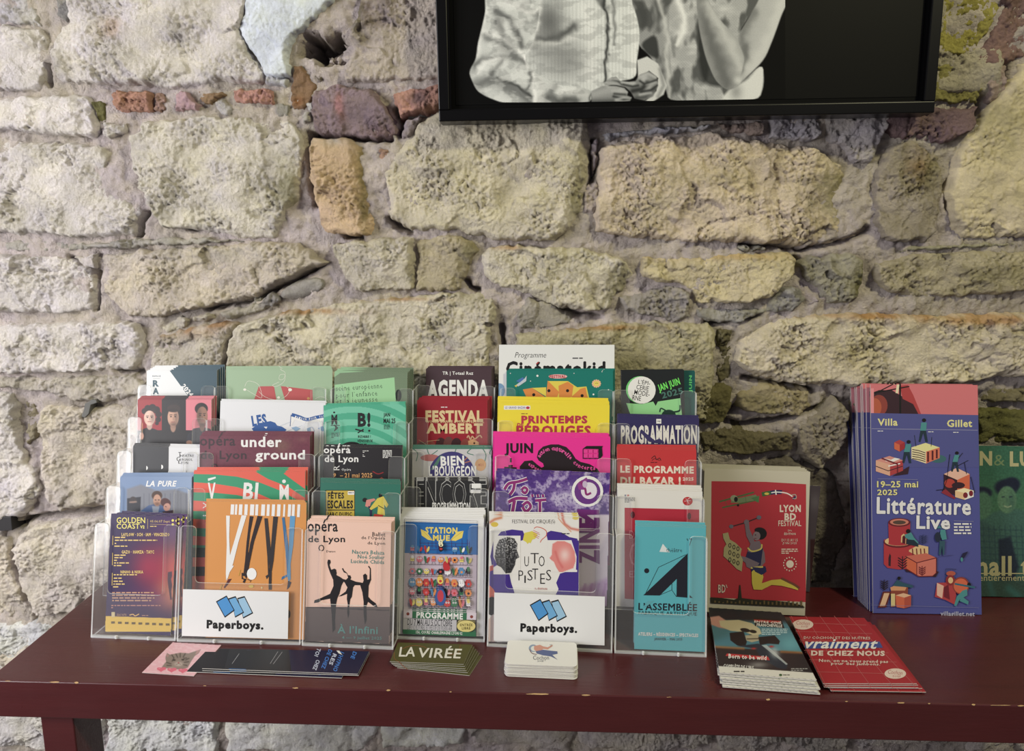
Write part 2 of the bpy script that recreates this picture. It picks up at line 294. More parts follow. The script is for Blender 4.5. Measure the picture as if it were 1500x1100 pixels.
# row 4 left
S([(-60,552),(0,550),(60,553),(110,550),(190,550),(216,560),(214,576),(180,586),(135,592),(95,585),(30,570),(-60,570)], (188,178,152), 3, 7)
S([(-60,574),(0,573),(20,576),(28,602),(27,638),(34,680),(50,690),(58,720),(30,760),(-60,768)], CR, 3, 8)
S([(29,588),(45,590),(52,615),(52,640),(40,660),(30,640)], (148,136,100), -9, 5)
S([(58,598),(80,592),(120,596),(200,592),(240,600),(300,640),(300,745),(170,745),(90,750),(70,735),(60,690),(54,650)], (205,192,164), 3, 12, st=[((92,700),(14,30),GR,.4)])
S([(30,782),(55,768),(100,762),(155,756),(300,752),(300,880),(150,890),(80,902),(52,897),(27,850),(14,806)], (212,200,172), 5, 11, st=[((105,850),(14,14),(150,140,110),.5)])
S([(-60,775),(0,776),(10,792),(24,845),(50,900),(46,960),(20,1000),(-60,1000)], (205,192,164), 1, 9); S([(50,902),(85,904),(130,890),(130,930),(48,990),(50,940)], (196,184,156), 0, 8)
S([(340,640),(560,625),(580,760),(560,900),(330,900)], CR, 2, 8); S([(590,630),(800,625),(800,760),(590,760)], GR, 0, 8); S([(810,625),(1030,640),(1030,760),(810,760)], GR, 0, 8); S([(590,770),(1030,768),(1030,900),(590,900)], GR, 0, 8)
# row 4 right
S([(1080,578),(1110,562),(1190,572),(1192,600),(1170,612),(1095,606),(1078,597)], (166,150,104), 2, 7, st=[((1110,590),(40,14),OL,.4)])
S([(1060,560),(1076,566),(1074,600),(1062,622),(1028,624),(1026,570)], (112,104,54), -5, 8)
S([(1198,606),(1225,580),(1243,600),(1240,650),(1205,692),(1170,668),(1172,625)], (150,138,112), 1, 7)
S([(1027,636),(1070,626),(1160,634),(1166,662),(1112,668),(1027,668)], (120,110,70), -2, 7)  # rack's shade painted into this dark olive colour and the next
S([(1090,676),(1160,672),(1230,700),(1250,780),(1220,860),(1060,860),(1060,690)], (112,102,84), -6, 10)
S([(1430,572),(1500,566),(1640,562),(1640,592),(1440,592)], (128,118,78), 0, 6); S([(1425,600),(1500,597),(1640,596),(1640,650),(1430,654)], (108,106,46), 0, 8); S([(1430,662),(1640,660),(1640,880),(1430,880)], (120,112,80), -3, 9)
S([(1250,590),(1420,580),(1420,740),(1250,740)], (130,122,90), -3, 9); S([(1250,750),(1420,750),(1420,880),(1250,880)], (120,112,88), -3, 9)
# rows below the table top
rb = random.Random(5)
for r, (ya, yb) in enumerate(((905, 1010), (1018, 1105), (1112, 1200), (1206, 1300))):
    x = -70 - 60 * (r % 2)
    while x < 1640:
        wd = rb.uniform(95, 230); g = 0.9 + rb.random() * .12
        j = lambda a: a + rb.uniform(-9, 9)
        c = tuple(v * g for v in ((232,222,200) if x < 600 else (180,170,150)))  # left stones paler: window light painted into their colour
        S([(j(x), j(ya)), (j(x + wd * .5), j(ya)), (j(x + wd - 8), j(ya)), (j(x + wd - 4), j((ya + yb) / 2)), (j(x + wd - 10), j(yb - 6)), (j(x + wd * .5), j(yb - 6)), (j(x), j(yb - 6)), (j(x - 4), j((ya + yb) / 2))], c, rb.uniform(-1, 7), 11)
        x += wd
# hidden by the picture and just above the frame
for r, (ya, yb) in enumerate(((-190, -70), (-66, 60), (66, 146))):
    x = (-60, 705, 705)[r]
    while x < (1640, 1290, 1290)[r]:
        wd = rb.uniform(140, 230); j = lambda a: a + rb.uniform(-6, 6)
        S([(j(x), j(ya)), (j(x + wd - 10), j(ya)), (j(x + wd - 6), j((ya + yb) / 2)), (j(x + wd - 10), j(yb - 8)), (j(x), j(yb - 8))], YC if x < 900 else (160,150,120), rb.uniform(-2, 3), 10)
        x += wd
MORT_Y = 0.0095
def build_stone(i, s, step=0.0018):
    poly, c, p, R, t, cuts, st, m, name, rough, warp = s
    P = np.array(w2(poly)); R = R / 1000; p = p / 1000
    x0, z0 = P.min(0) - .008; x1, z1 = P.max(0) + .008
    A_ = np.array(poly, float); ax, ay, bx_, by_ = *A_.min(0), *A_.max(0)
    if ay > 1085 or by_ < -5 or bx_ < 0 or ax > 1510 or (ax > 690 and bx_ < 1350 and by_ < 150) or (ax > 320 and bx_ < 1040 and ay > 610) or (ay > 880 and by_ < 1050 and ax > 60): step = .0038   # hidden or out of frame
    X, Z = np.meshgrid(np.arange(x0, x1, step), np.arange(z0, z1, step))
    wx = .0035 * warp * fbm(X * 55, Z * 55, 3 + i, 3); wz = .0035 * warp * fbm(X * 55, Z * 55, 90 + i, 3)
    d = sdf(X + wx, Z + wz, P)
    q = np.clip(d / R, -1, 1); prof = np.where(q > 0, np.sqrt(np.clip(1 - (1 - q) ** 2, 0, 1)), q * 1.5)
    cx, cz = P.mean(0)
    r2 = np.random.RandomState(i); tx, tz = r2.uniform(-.035, .035, 2)
    h = p + tx * (X - cx) + tz * (Z - cz)
    k = rough
    ux_ = X * 1 + .010 * fbm(X * 30, Z * 30, i + 60, 3); uz_ = Z * 1 + .010 * fbm(X * 30, Z * 30, i + 61, 3)
    _, f1 = worley(ux_ * 19, uz_ * 24, i + 70); _, f2 = worley(ux_ * 55, uz_ * 65, i + 71)
    mod = np.clip(.6 + 1.2 * gn(X * 9, Z * 9, i + 33), .1, 1.4)
    h = h + k * (.0105 * fbm(X * 9 + i, Z * 11, i, 3) + .0070 * f1 * mod + .0024 * f2 * mod + (.0026 * fbm(X * 70, Z * 80, i + 9, 3, .6) + .0022 * fbm(X * 190, Z * 190, i + 50, 3, .75)) * np.clip(.85 + 1.3 * gn(X * 16, Z * 16, i + 35), .25, 1.6))
    R = R * np.clip(1 + 1.3 * gn(X * 22, Z * 22, i + 44), .45, 2); q = np.clip(d / R, -1, 1); prof = np.where(q > 0, np.sqrt(np.clip(1 - (1 - q) ** 2, 0, 1)), q * 1.5)
    for a, b, sl in cuts:
        a, b = np.array(w2([a, b])); e = b - a; nrm = np.array([-e[1], e[0]]) / np.hypot(*e)   # left-hand side of a->b when going down = right of the stone
        dd = (X - a[0] + wx) * nrm[0] + (Z - a[1] + wz) * nrm[1]
        h = h - sl * np.clip(dd, 0, None) * (1 + .1 * gn(X * 60, Z * 60, i)) + np.clip(dd, 0, None) * 0
    h = -.028 + (h + .028) * prof
    c = dull(c) if name == 'brick' or c == PK else (c if c in (CR, YC) else lift(c)); l_ = sum(c) / 3; c = c if name == 'brick' or c == PK or m == 'P' else tuple(l_ + (v - l_) * .72 for v in c)
    C = np.ones(X.shape + (3,)) * lin(c)
    C = C * (1 + .16 * fbm(X * 18, Z * 18, 7 * i + 1, 3))[..., None]
    for (sx, sz), (rx, rz), scol, al in st:
        (ux, uz), (vx, vz) = w2([(sx, sz), (sx + rx, sz + rz)])
        g = np.exp(-(((X - ux) / abs(vx - ux)) ** 2 + ((Z - uz) / abs(vz - uz)) ** 2) * 1.1 + .9 * fbm(X * 40, Z * 40, i, 3)); g = np.clip(g, 0, 1)[..., None] * al
        C = C * (1 - g) + lin(scol) * g
    me = grid_mesh(name, X, Z, -h, d > -.0045, C, M_PLASTER if m == 'P' else M_ROCK)
    if me is None: return
    o = bpy.data.objects.new(name, me); col.objects.link(o); o.parent = wall
for i, s in enumerate(STONES): build_stone(i, s)
# mortar bed
X, Z = np.meshgrid(np.arange(DX0, DX1, .0029), np.arange(DZ0, DZ1, .0029))
h = -MORT_Y + .008 * fbm(X * 9, Z * 9, 400, 3) + .0040 * fbm(X * 45, Z * 45, 401, 3, .6) + .0020 * fbm(X * 150, Z * 150, 402, 3, .7)
for ck in CRACKS:
    pts = w2(ck); bx = [p[0] for p in pts]; bz = [p[1] for p in pts]
    mk = (X > min(bx) - .02) & (X < max(bx) + .02) & (Z > min(bz) - .02) & (Z < max(bz) + .02)
    xx, zz = X[mk], Z[mk]; d = seg_d(xx + .003 * fbm(xx * 60, zz * 60, 1, 2), zz + .003 * fbm(xx * 60, zz * 60, 2, 2), pts)
    h[mk] -= .034 * np.exp(-(d / .0042) ** 2)
hole_m = 0
for (sx, sz), (rx, rz), dp in HOLES:
    (ux, uz), (vx, vz) = w2([(sx, sz), (sx + rx, sz + rz)])
    wX = X + .011 * fbm(X * 45, Z * 45, 31, 4, .6); wZ = Z + .011 * fbm(X * 45, Z * 45, 32, 4, .6); gg = np.exp(-(((wX - ux) / (vx - ux)) ** 2 + ((wZ - uz) / (vz - uz)) ** 2) ** 3); h -= dp * gg * (1 + .25 * fbm(X * 60, Z * 60, 33, 3)); hole_m = gg if sx == 472 else hole_m
C = np.ones(X.shape + (3,)) * lin((200,189,177))
g = np.clip(.5 + 1.4 * fbm(X * 5, Z * 5, 77, 3), 0, 1)[..., None] * .5
C = C * (1 - g) + lin((190,182,156)) * g
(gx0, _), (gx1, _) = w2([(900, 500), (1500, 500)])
C = C * (1 - .30 * np.clip((X - gx0) / (gx1 - gx0), 0, 1))[..., None]  # window light's falloff to the right painted into the mortar colour
C = C * (1 + .12 * fbm(X * 30, Z * 30, 78, 3))[..., None]
C = C * (1 - .55 * hole_m[..., None]) + lin((70,62,44)) * .5 * hole_m[..., None]
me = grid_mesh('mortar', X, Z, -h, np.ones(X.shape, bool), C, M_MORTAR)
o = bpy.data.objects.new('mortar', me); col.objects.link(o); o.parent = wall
# plainer masonry beyond the picture's field, built coarser
rg = random.Random(11); z = 0.0; r = 0
while z < 2.75:
    hh = rg.uniform(.11, .17); x = -1.95 - .1 * (r % 2)
    while x < 1.9:
        wd = rg.uniform(.14, .32)
        if x + wd < DX0 + .05 or x > DX1 - .05 or z + hh < DZ0 + .02 or z > DZ1 - .02:
            j = lambda a: a + rg.uniform(-.008, .008)
            P = np.array([(j(x), j(z)), (j(x + wd - .016), j(z)), (j(x + wd - .01), j(z + hh / 2)), (j(x + wd - .016), j(z + hh - .014)), (j(x), j(z + hh - .014))])
            GX, GZ = np.meshgrid(np.arange(P[:, 0].min() - .01, P[:, 0].max() + .01, .011), np.arange(P[:, 1].min() - .01, P[:, 1].max() + .01, .011))
            d = sdf(GX, GZ, P); q = np.clip(d / .02, -1, 1); pr = np.where(q > 0, np.sqrt(np.clip(1 - (1 - q) ** 2, 0, 1)), q)
            hh2 = -.028 + (.031 + .006 * fbm(GX * 14, GZ * 14, r, 3)) * pr
            me = grid_mesh('stone', GX, GZ, -hh2, d > -.012, np.ones(GX.shape + (3,)) * lin(CR) * rg.uniform(.5, .68), M_ROCK)
            o = bpy.data.objects.new('stone', me); col.objects.link(o); o.parent = wall
        x += wd
    z += hh; r += 1
for (a, b, c_, d_) in ((-1.95, DX0, 0, 2.8), (DX1, 1.95, 0, 2.8), (DX0, DX1, 0, DZ0), (DX0, DX1, DZ1, 2.8)):
    v, f = boxv(a, WY + MORT_Y, c_, b, WY + MORT_Y + .05, d_); me = bpy.data.meshes.new('mortar'); me.from_pydata(v, [], f); me.materials.append(M_MORTAR)
    at = me.color_attributes.new('tint', 'FLOAT_COLOR', 'POINT')
    for k in range(len(v)): at.data[k].color = (.32, .28, .25, 1)
    o = bpy.data.objects.new('mortar', me); col.objects.link(o); o.parent = wall
M_FLOOR = mat('floor_screed', (96, 90, 86), 0.7)
nt = M_FLOOR.node_tree; fn = noise(nt, N(nt, 'ShaderNodeTexCoord').outputs['Object'], 4, 6); rr = N(nt, 'ShaderNodeValToRGB'); nt.links.new(fn, rr.inputs[0])
rr.color_ramp.elements[0].color = rgba((80, 74, 70)); rr.color_ramp.elements[1].color = rgba((112, 104, 98)); nt.links.new(rr.outputs[0], nt.nodes['Principled BSDF'].inputs['Base Color'])
v, f = boxv(-1.95, -2.6, -.05, 1.95, .09, 0); o = obj('floor', v, f, M_FLOOR); o['kind'] = 'structure'
# two bits of metal wedged in the wall
def lump(name, px, d, y, c, label, cat):
    P = onwall([p[0] for p in px], [p[1] for p in px], y); n = len(P); P2 = P + np.array([0, d, 0])
    o = obj(name, list(P) + list(P2), [tuple(range(n))[::-1], tuple(range(n, 2 * n))] + [(i, (i + 1) % n, n + (i + 1) % n, n + i) for i in range(n)], mat(name + '_metal', c, .6))
    bevel(o, .0008); tag(o, label, cat); return o
lump('iron_wedge', [(-6,757),(16,757),(18,777),(-6,778)], .035, WY - .006, (28,26,28), 'small black iron wedge in the joint at the far left', 'wedge')
lump('metal_clip', [(124,591),(131,588),(134,585),(141,586),(142,590),(133,593),(130,606),(124,612),(119,610),(123,600)], .03, WY - .008, (92,92,88), 'grey bent metal clip sticking out of the wall left of the rack', 'clip')
# ---------------------------------------------------------------- table
tl = ontable(0, 997); tr = ontable(1426, 1032); ex = (tr - tl) / np.linalg.norm(tr - tl); ey = np.array([-ex[1], ex[0], 0])
FL = ontable(-20, 996.5); FR = tl + ex * np.dot(ontable(1780, 1040) - tl, ex)
TH = 0.052
lb = ontable(130, 873); ld = (lb - FL); ld = ld / ld[1]
BL_ = FL + ld * (0.004 - FL[1]); BR_ = np.array([FR[0] + .01, 0.004, TZ])
tb = empty('side_table', Matrix.Translation((float(FL[0]), float(FL[1]), 0)))
tag(tb, 'long narrow maroon-painted wooden table with chipped front edge against the stone wall', 'table')
O_T = np.array([FL[0], FL[1], 0.0])
q = [FL, FR, BR_, BL_]
v = [p - O_T for p in q] + [p - O_T - np.array([0, 0, TH]) for p in q]
o = obj('tabletop', v, [(0, 1, 2, 3), (7, 6, 5, 4), (4, 5, 1, 0), (5, 6, 2, 1), (6, 7, 3, 2), (7, 4, 0, 3)], M_WOOD, tb); bevel(o, .0016)
def leg(cx, cy):
    v, f = boxv(-.022, -.028, 0, .022, .028, TZ - TH - .0005); v = [tuple(np.array([cx, cy, 0]) + ex * a[0] + ey * a[1] + np.array([0, 0, a[2]]) - O_T) for a in v]
    bevel(obj('leg', v, f, M_WOOD, tb), .0015)
l0 = FL + ex * .083 + ey * .034; l1 = FR - ex * .08 + ey * .034
leg(l0[0], l0[1]); leg(l1[0], l1[1])
for k, (cx, wd, hh) in enumerate([(80,14,2.2),(112,7,3),(12,10,1),(433,9,2),(569,7,2.4),(788,34,2.4),(858,14,2),(1125,7,3),(1320,12,2.4),(1361,4,2),(1426,6,3),(1465,36,1),(1496,12,2),(300,5,1.2),(660,4,1.4),(980,8,1),(1240,5,1.3)]):
    yy = 997 + .02454 * cx; P = []
    rr = random.Random(k)
    for j in range(10):
        a = j / 10 * 2 * math.pi; P.append((cx + wd / 2 * math.cos(a) * rr.uniform(.75, 1.1), yy + .2 + hh / 2 * math.sin(a) * rr.uniform(.6, 1.2)))
    B = [onplane(p[0], p[1], FL - ey * .0004, ey) for p in P]
    top = [ontable(p[0], min(p[1], yy + .2), TZ + .0003) for p in P]
    fr = [b if b[2] < TZ - .0002 else np.array([b[0], b[1], TZ + .0003]) for b in B]
    n = len(P); V = [t - O_T for t in top] + [b - O_T for b in fr]
    obj('paint_chip', V, [tuple(range(n))[::-1], tuple(range(n, 2 * n))[::-1]], M_BARE, tb)
# ---------------------------------------------------------------- print shop: ink laid on paper as thin coloured mesh
_glyph = {}
def glyph(s, bold, shear, res, space):
    k = (s, bold, shear, res, space)
    if k in _glyph: return _glyph[k]
    c = bpy.data.curves.new('t', 'FONT'); c.body = s; c.size = 1; c.offset = bold; c.shear = shear; c.resolution_u = res; c.space_character = space
    c.space_line = .9
    o = bpy.data.objects.new('t', c); col.objects.link(o); dg = bpy.context.evaluated_depsgraph_get(); me = bpy.data.meshes.new_from_object(o.evaluated_get(dg))
    V = np.array([v.co[:2] for v in me.vertices]) if len(me.vertices) else np.zeros((3, 2)); Fc = [tuple(p.vertices) for p in me.polygons]
    bpy.data.objects.remove(o); bpy.data.curves.remove(c); bpy.data.meshes.remove(me)
    mn = V.min(0); mx = V.max(0); ext = np.maximum(mx - mn, 1e-6); V = (V - mn) / ext; _glyph[k] = (V, Fc, ext); return _glyph[k]
FRAMES = dict(A=(120,530,4.4), B=(120,730,4.4), C=(430,530,4.4), D=(430,740,4.4), E=(700,490,4.4), F=(700,740,4.4), G=(1010,660,5.769), H=(1010,830,4.1667),
              I=(1210,530,5.172), J=(1210,720,5.172), K=(620,0,3.75), L=(980,0,3.571), M=(190,920,4.054), N=(570,740,5.2381), V=(1160,560,3.235), W=(1270,660,4.4), P=(0,0,1))
class Cover:
    # ink shapes are given in the photograph's pixels and laid on the real plane of the sheet
    def __init__(s, O, n, Minv, quad=None):
        s.O = O; s.n = n; s.Mi = np.array(Minv); s.V = []; s.F = []; s.C = []; s.nv = 0; s.z = 0.00012; s.f = (0, 0, 1.0); s.quad = quad
    def fr(s, k): s.f = FRAMES[k]; return s
    def px(s, p): p = np.asarray(p, float); return np.stack([s.f[0] + p[..., 0] / s.f[2], s.f[1] + p[..., 1] / s.f[2]], -1)
    def to(s, P):
        W = onplane(P[:, 0], P[:, 1], s.O, s.n); L = W @ s.Mi[:3, :3].T + s.Mi[:3, 3]; L[:, 2] = s.z; return L
    def add(s, P, faces, C):
        L = s.to(P); s.V.append(L); s.F += [tuple(i + s.nv for i in f) for f in faces]; C = np.broadcast_to(C, (len(L), 3)); s.C.append(C); s.nv += len(L); s.z += 1.3e-5
    def clip(s, P):
        if s.quad is None: return P
        Q = s.quad; P = [np.array(p) for p in P]
        for i in range(len(Q)):
            a = np.array(Q[i]); b = np.array(Q[(i + 1) % len(Q)]); e = b - a
            sd = lambda p: e[0] * (p[1] - a[1]) - e[1] * (p[0] - a[0])
            out = []
            for j in range(len(P)):
                p, q = P[j - 1], P[j]; sp_, sq = sd(p), sd(q)
                if (sp_ >= 0) != (sq >= 0): t = sp_ / (sp_ - sq); out.append(p + (q - p) * t)
                if sq >= 0: out.append(q)
            P = out
            if len(P) < 3: return None
        return np.array(P)
    def poly(s, pts, c, raw=False):
        P = s.clip(s.px(pts))
        if P is not None and len(P) > 2: s.add(P, [tuple(range(len(P)))], lin(c))
    def rect(s, x0, y0, x1, y1, c): s.poly([(x0, y0), (x1, y0), (x1, y1), (x0, y1)], c)
    def ell(s, cx, cy, rx, ry, c, rot=0, n=22, a0=0, a1=360):
        A = np.radians(np.linspace(a0, a1, n + 1)); A = A[:-1] if a1 - a0 >= 360 else A; r = math.radians(rot)
        x = rx * np.cos(A); y = ry * np.sin(A); s.poly(np.stack([cx + x * math.cos(r) - y * math.sin(r), cy + x * math.sin(r) + y * math.cos(r)], -1), c)
    def line(s, pts, w, c):
        pts = np.array(pts, float); V = []; Fc = []
        d = np.gradient(pts, axis=0) if len(pts) > 2 else np.array([pts[1] - pts[0]] * 2)
        d /= np.maximum(np.linalg.norm(d, axis=1, keepdims=True), 1e-9); nn = np.stack([-d[:, 1], d[:, 0]], -1) * w / 2
        V = np.concatenate([pts + nn, pts - nn]); n = len(pts)
        s.add(s.px(V), [(i, i + 1, n + i + 1, n + i) for i in range(n - 1)], lin(c))
    def curve(s, pts, w, c, k=6):
        P = np.array([pts[0]] + list(pts) + [pts[-1]], float); o = []
        for i in range(1, len(P) - 2):
            for t in np.linspace(0, 1, k, endpoint=False):
                a, b, c_, d = P[i - 1], P[i], P[i + 1], P[i + 2]
                o.append(.5 * ((2 * b) + (-a + c_) * t + (2 * a - 5 * b + 4 * c_ - d) * t * t + (-a + 3 * b - 3 * c_ + d) * t ** 3))
        o.append(P[-2]); s.line(o, w, c)
    def T(s, txt, x0, y0, x1, y1, c, b=0.0, rot=0, sh=0, res=2, sp=1.0, clipy=None):
        acc = b > .008 and any(ch in txt for ch in 'éèâÉÈÎÏÛêÀàû’')
        V, Fc, ext = glyph(txt, 0 if acc else b, sh, res, round(sp * (1 + max(b, 0) * 3.2), 3))
        if acc:   # accented words are thickened by overprinting: outline growth would spike the accents
            for q in [(b, 0), (-b, 0), (0, b), (0, -b), (b * .7, b * .7), (-b * .7, b * .7), (b * .7, -b * .7), (-b * .7, -b * .7)]:
                s._lay(V + np.array(q) / ext * .9, Fc, x0, y0, x1, y1, rot, c); s.z -= 1.0e-5
        s._lay(V, Fc, x0, y0, x1, y1, rot, c)
    def _lay(s, V, Fc, x0, y0, x1, y1, rot, c):
        P = np.stack([x0 + V[:, 0] * (x1 - x0), y1 - V[:, 1] * (y1 - y0)], -1)
        if rot:
            m = np.array([(x0 + x1) / 2, (y0 + y1) / 2]); a = math.radians(rot); d = P - m
            P = m + np.stack([d[:, 0] * math.cos(a) - d[:, 1] * math.sin(a), d[:, 0] * math.sin(a) + d[:, 1] * math.cos(a)], -1)
        s.add(s.px(P), Fc, lin(c))
    def arc(s, txt, pts, h, c, b=.02, w=.6):
        pts = np.array(pts, float); L = np.r_[0, np.cumsum(np.hypot(*np.diff(pts, axis=0).T))]
        for i, ch in enumerate(txt):
            if ch == ' ': continue
            t = (i + .5) / len(txt) * L[-1]; x = np.interp(t, L, pts[:, 0]); y = np.interp(t, L, pts[:, 1])
            t2 = min(t + L[-1] * .02, L[-1]); t1 = max(t - L[-1] * .02, 0)
            an = math.degrees(math.atan2(np.interp(t2, L, pts[:, 1]) - np.interp(t1, L, pts[:, 1]), np.interp(t2, L, pts[:, 0]) - np.interp(t1, L, pts[:, 0])))
            hh = h * (1 if ch in 'tlbdfhikpT' or ch.isupper() else .75); ww = h * w * (.45 if ch in 'il' else 1)
            s.T(ch, x - ww / 2, y - hh / 2, x + ww / 2, y + hh / 2, c, b, rot=an, res=1)
    def blurb(s, x0, y0, x1, y1, rows, c, b=0.0, seed=0):
        # type too small to read: rows of short dashes the size of words
        r = random.Random(seed); h = (y1 - y0) / rows; P = []; Fc = []
        for i in range(rows):
            x = x0
            while x < x1:
                wd = r.uniform(.4, 1.6) * h * 1.6; e = min(x + wd, x1); y = y0 + i * h; n = len(P)
                P += [(x, y + h * .15), (e, y + h * .15), (e, y + h * .65), (x, y + h * .65)]; Fc.append((n, n + 1, n + 2, n + 3)); x += wd + h * .4
                if i == rows - 1 and r.random() < .3: break
        s.add(s.px(P), Fc, lin(c))
    def raster(s, R):
        X, Y = R.X, R.Y; n, m = X.shape; idx = np.arange(n * m).reshape(n, m)
        P = np.stack([X.ravel(), Y.ravel()], -1)
        Q = np.stack([idx[:-1, :-1], idx[1:, :-1], idx[1:, 1:], idx[:-1, 1:]], -1).reshape(-1, 4)
        if s.quad is not None:
            Pq = P[Q].mean(1); s_in = sdf(Pq[:, 0], Pq[:, 1], s.quad) > 0; Q = Q[s_in]
        L = s.to(P); s.V.append(L); s.F += [tuple(int(i) + s.nv for i in f) for f in Q]; s.C.append(lin(np.clip(R.C, 0, 255)).reshape(-1, 3)); s.nv += len(L); s.z += 1.3e-5
    def done(s, parent, name='cover_print', m=None):
        if not s.V: return
        V = np.concatenate(s.V); C = np.concatenate(s.C); lum = (C @ np.array([.3, .6, .1]))[:, None]; C = (C * .9 + lum * .1) * (.74, 1.0)[m is not None] + (.004, 0)[m is not None]; me = bpy.data.meshes.new(name); me.from_pydata(V.tolist(), [], s.F); me.materials.append(m or M_PRINT)
        a = me.color_attributes.new('ink', 'FLOAT_COLOR', 'POINT'); c4 = np.ones((len(V), 4), np.float32); c4[:, :3] = C; a.data.foreach_set('color', c4.ravel())
        # ink faces the reader
        me.update(); nz = np.zeros(len(me.polygons) * 3); me.polygons.foreach_get('normal', nz); 
        bad = np.where(nz.reshape(-1, 3)[:, 2] < 0)[0]
        for i in bad: me.polygons[int(i)].flip()
        o = bpy.data.objects.new(name, me); col.objects.link(o); o.parent = parent; return o
def chaikin(P, closed, it=2):
    P = [np.array(p, float) for p in P]
    for _ in range(it):
        n = len(P); o = [] if closed else [P[0]]
        for i in range(n if closed else n - 1):
            a, b = P[i], P[(i + 1) % n]; o += [a * .8 + b * .2, a * .2 + b * .8]
        if not closed: o.append(P[-1])
        P = o
    return P
ORD = ('second', 'third', 'fourth', 'fifth', 'sixth', 'seventh', 'eighth', 'ninth', 'tenth', 'eleventh', 'twelfth')
class Ras:
    # a photographic print painted with soft brushes, in photograph pixels
    def __init__(s, x0, y0, x1, y1, step, c, f='P'):
        s.sm = False; s.f = FRAMES[f]; a, b, k = s.f; x0, x1 = a + x0 / k, a + x1 / k; y0, y1 = b + y0 / k, b + y1 / k
        nx = max(2, int((x1 - x0) / step)); ny = max(2, int((y1 - y0) / step)); s.X, s.Y = np.meshgrid(np.linspace(x0, x1, nx), np.linspace(y0, y1, ny)); s.C = np.ones(s.X.shape + (3,)) * np.array(c, float)
    def U(s): return (s.X - s.f[0]) * s.f[2], (s.Y - s.f[1]) * s.f[2]
    def mix(s, a, c): s.C = s.C * (1 - a[..., None]) + np.array(c, float) * a[..., None]
    def fill(s, poly, c, soft=2, a=1, inside=None):
        if s.sm: poly = chaikin(poly, True)
        X, Y = s.U(); m = np.clip(.5 + sdf(X, Y, poly) / soft, 0, 1) * a
        if inside is not None: m = m * inside
        s.mix(m, c); return m
    def blob(s, cx, cy, rx, ry, c, a=1, rot=0, hard=0, inside=None):
        X, Y = s.U(); r = math.radians(rot); dx = X - cx; dy = Y - cy; u = (dx * math.cos(r) + dy * math.sin(r)) / rx; v = (-dx * math.sin(r) + dy * math.cos(r)) / ry; q = u * u + v * v
        m = np.clip((1 - np.sqrt(q)) * min(rx, ry) / max(hard, .01) + .5, 0, 1) if hard else np.exp(-q)
        m = m * a
        if inside is not None: m = m * inside
        s.mix(m, c); return m
    def stroke(s, pts, w, c, a=1, inside=None, hard=False):
        if s.sm and len(pts) > 2: pts = chaikin(pts, False)
        X, Y = s.U()
        if s.sm: X = X + 3 * fbm(X / 17, Y / 17, 11, 2); Y = Y + 3 * fbm(X / 17, Y / 17, 12, 2)
        d = seg_d(X, Y, pts); m = (np.clip((w / 2 - d) / 1.2 + .5, 0, 1) if hard else np.exp(-(d / w) ** 2)) * a
        if inside is not None: m = m * inside
        s.mix(m, c)
    def grain(s, amp, sc=1.0, seed=0): s.C = s.C * (1 + amp * gn(s.X * sc, s.Y * sc, seed))[..., None]
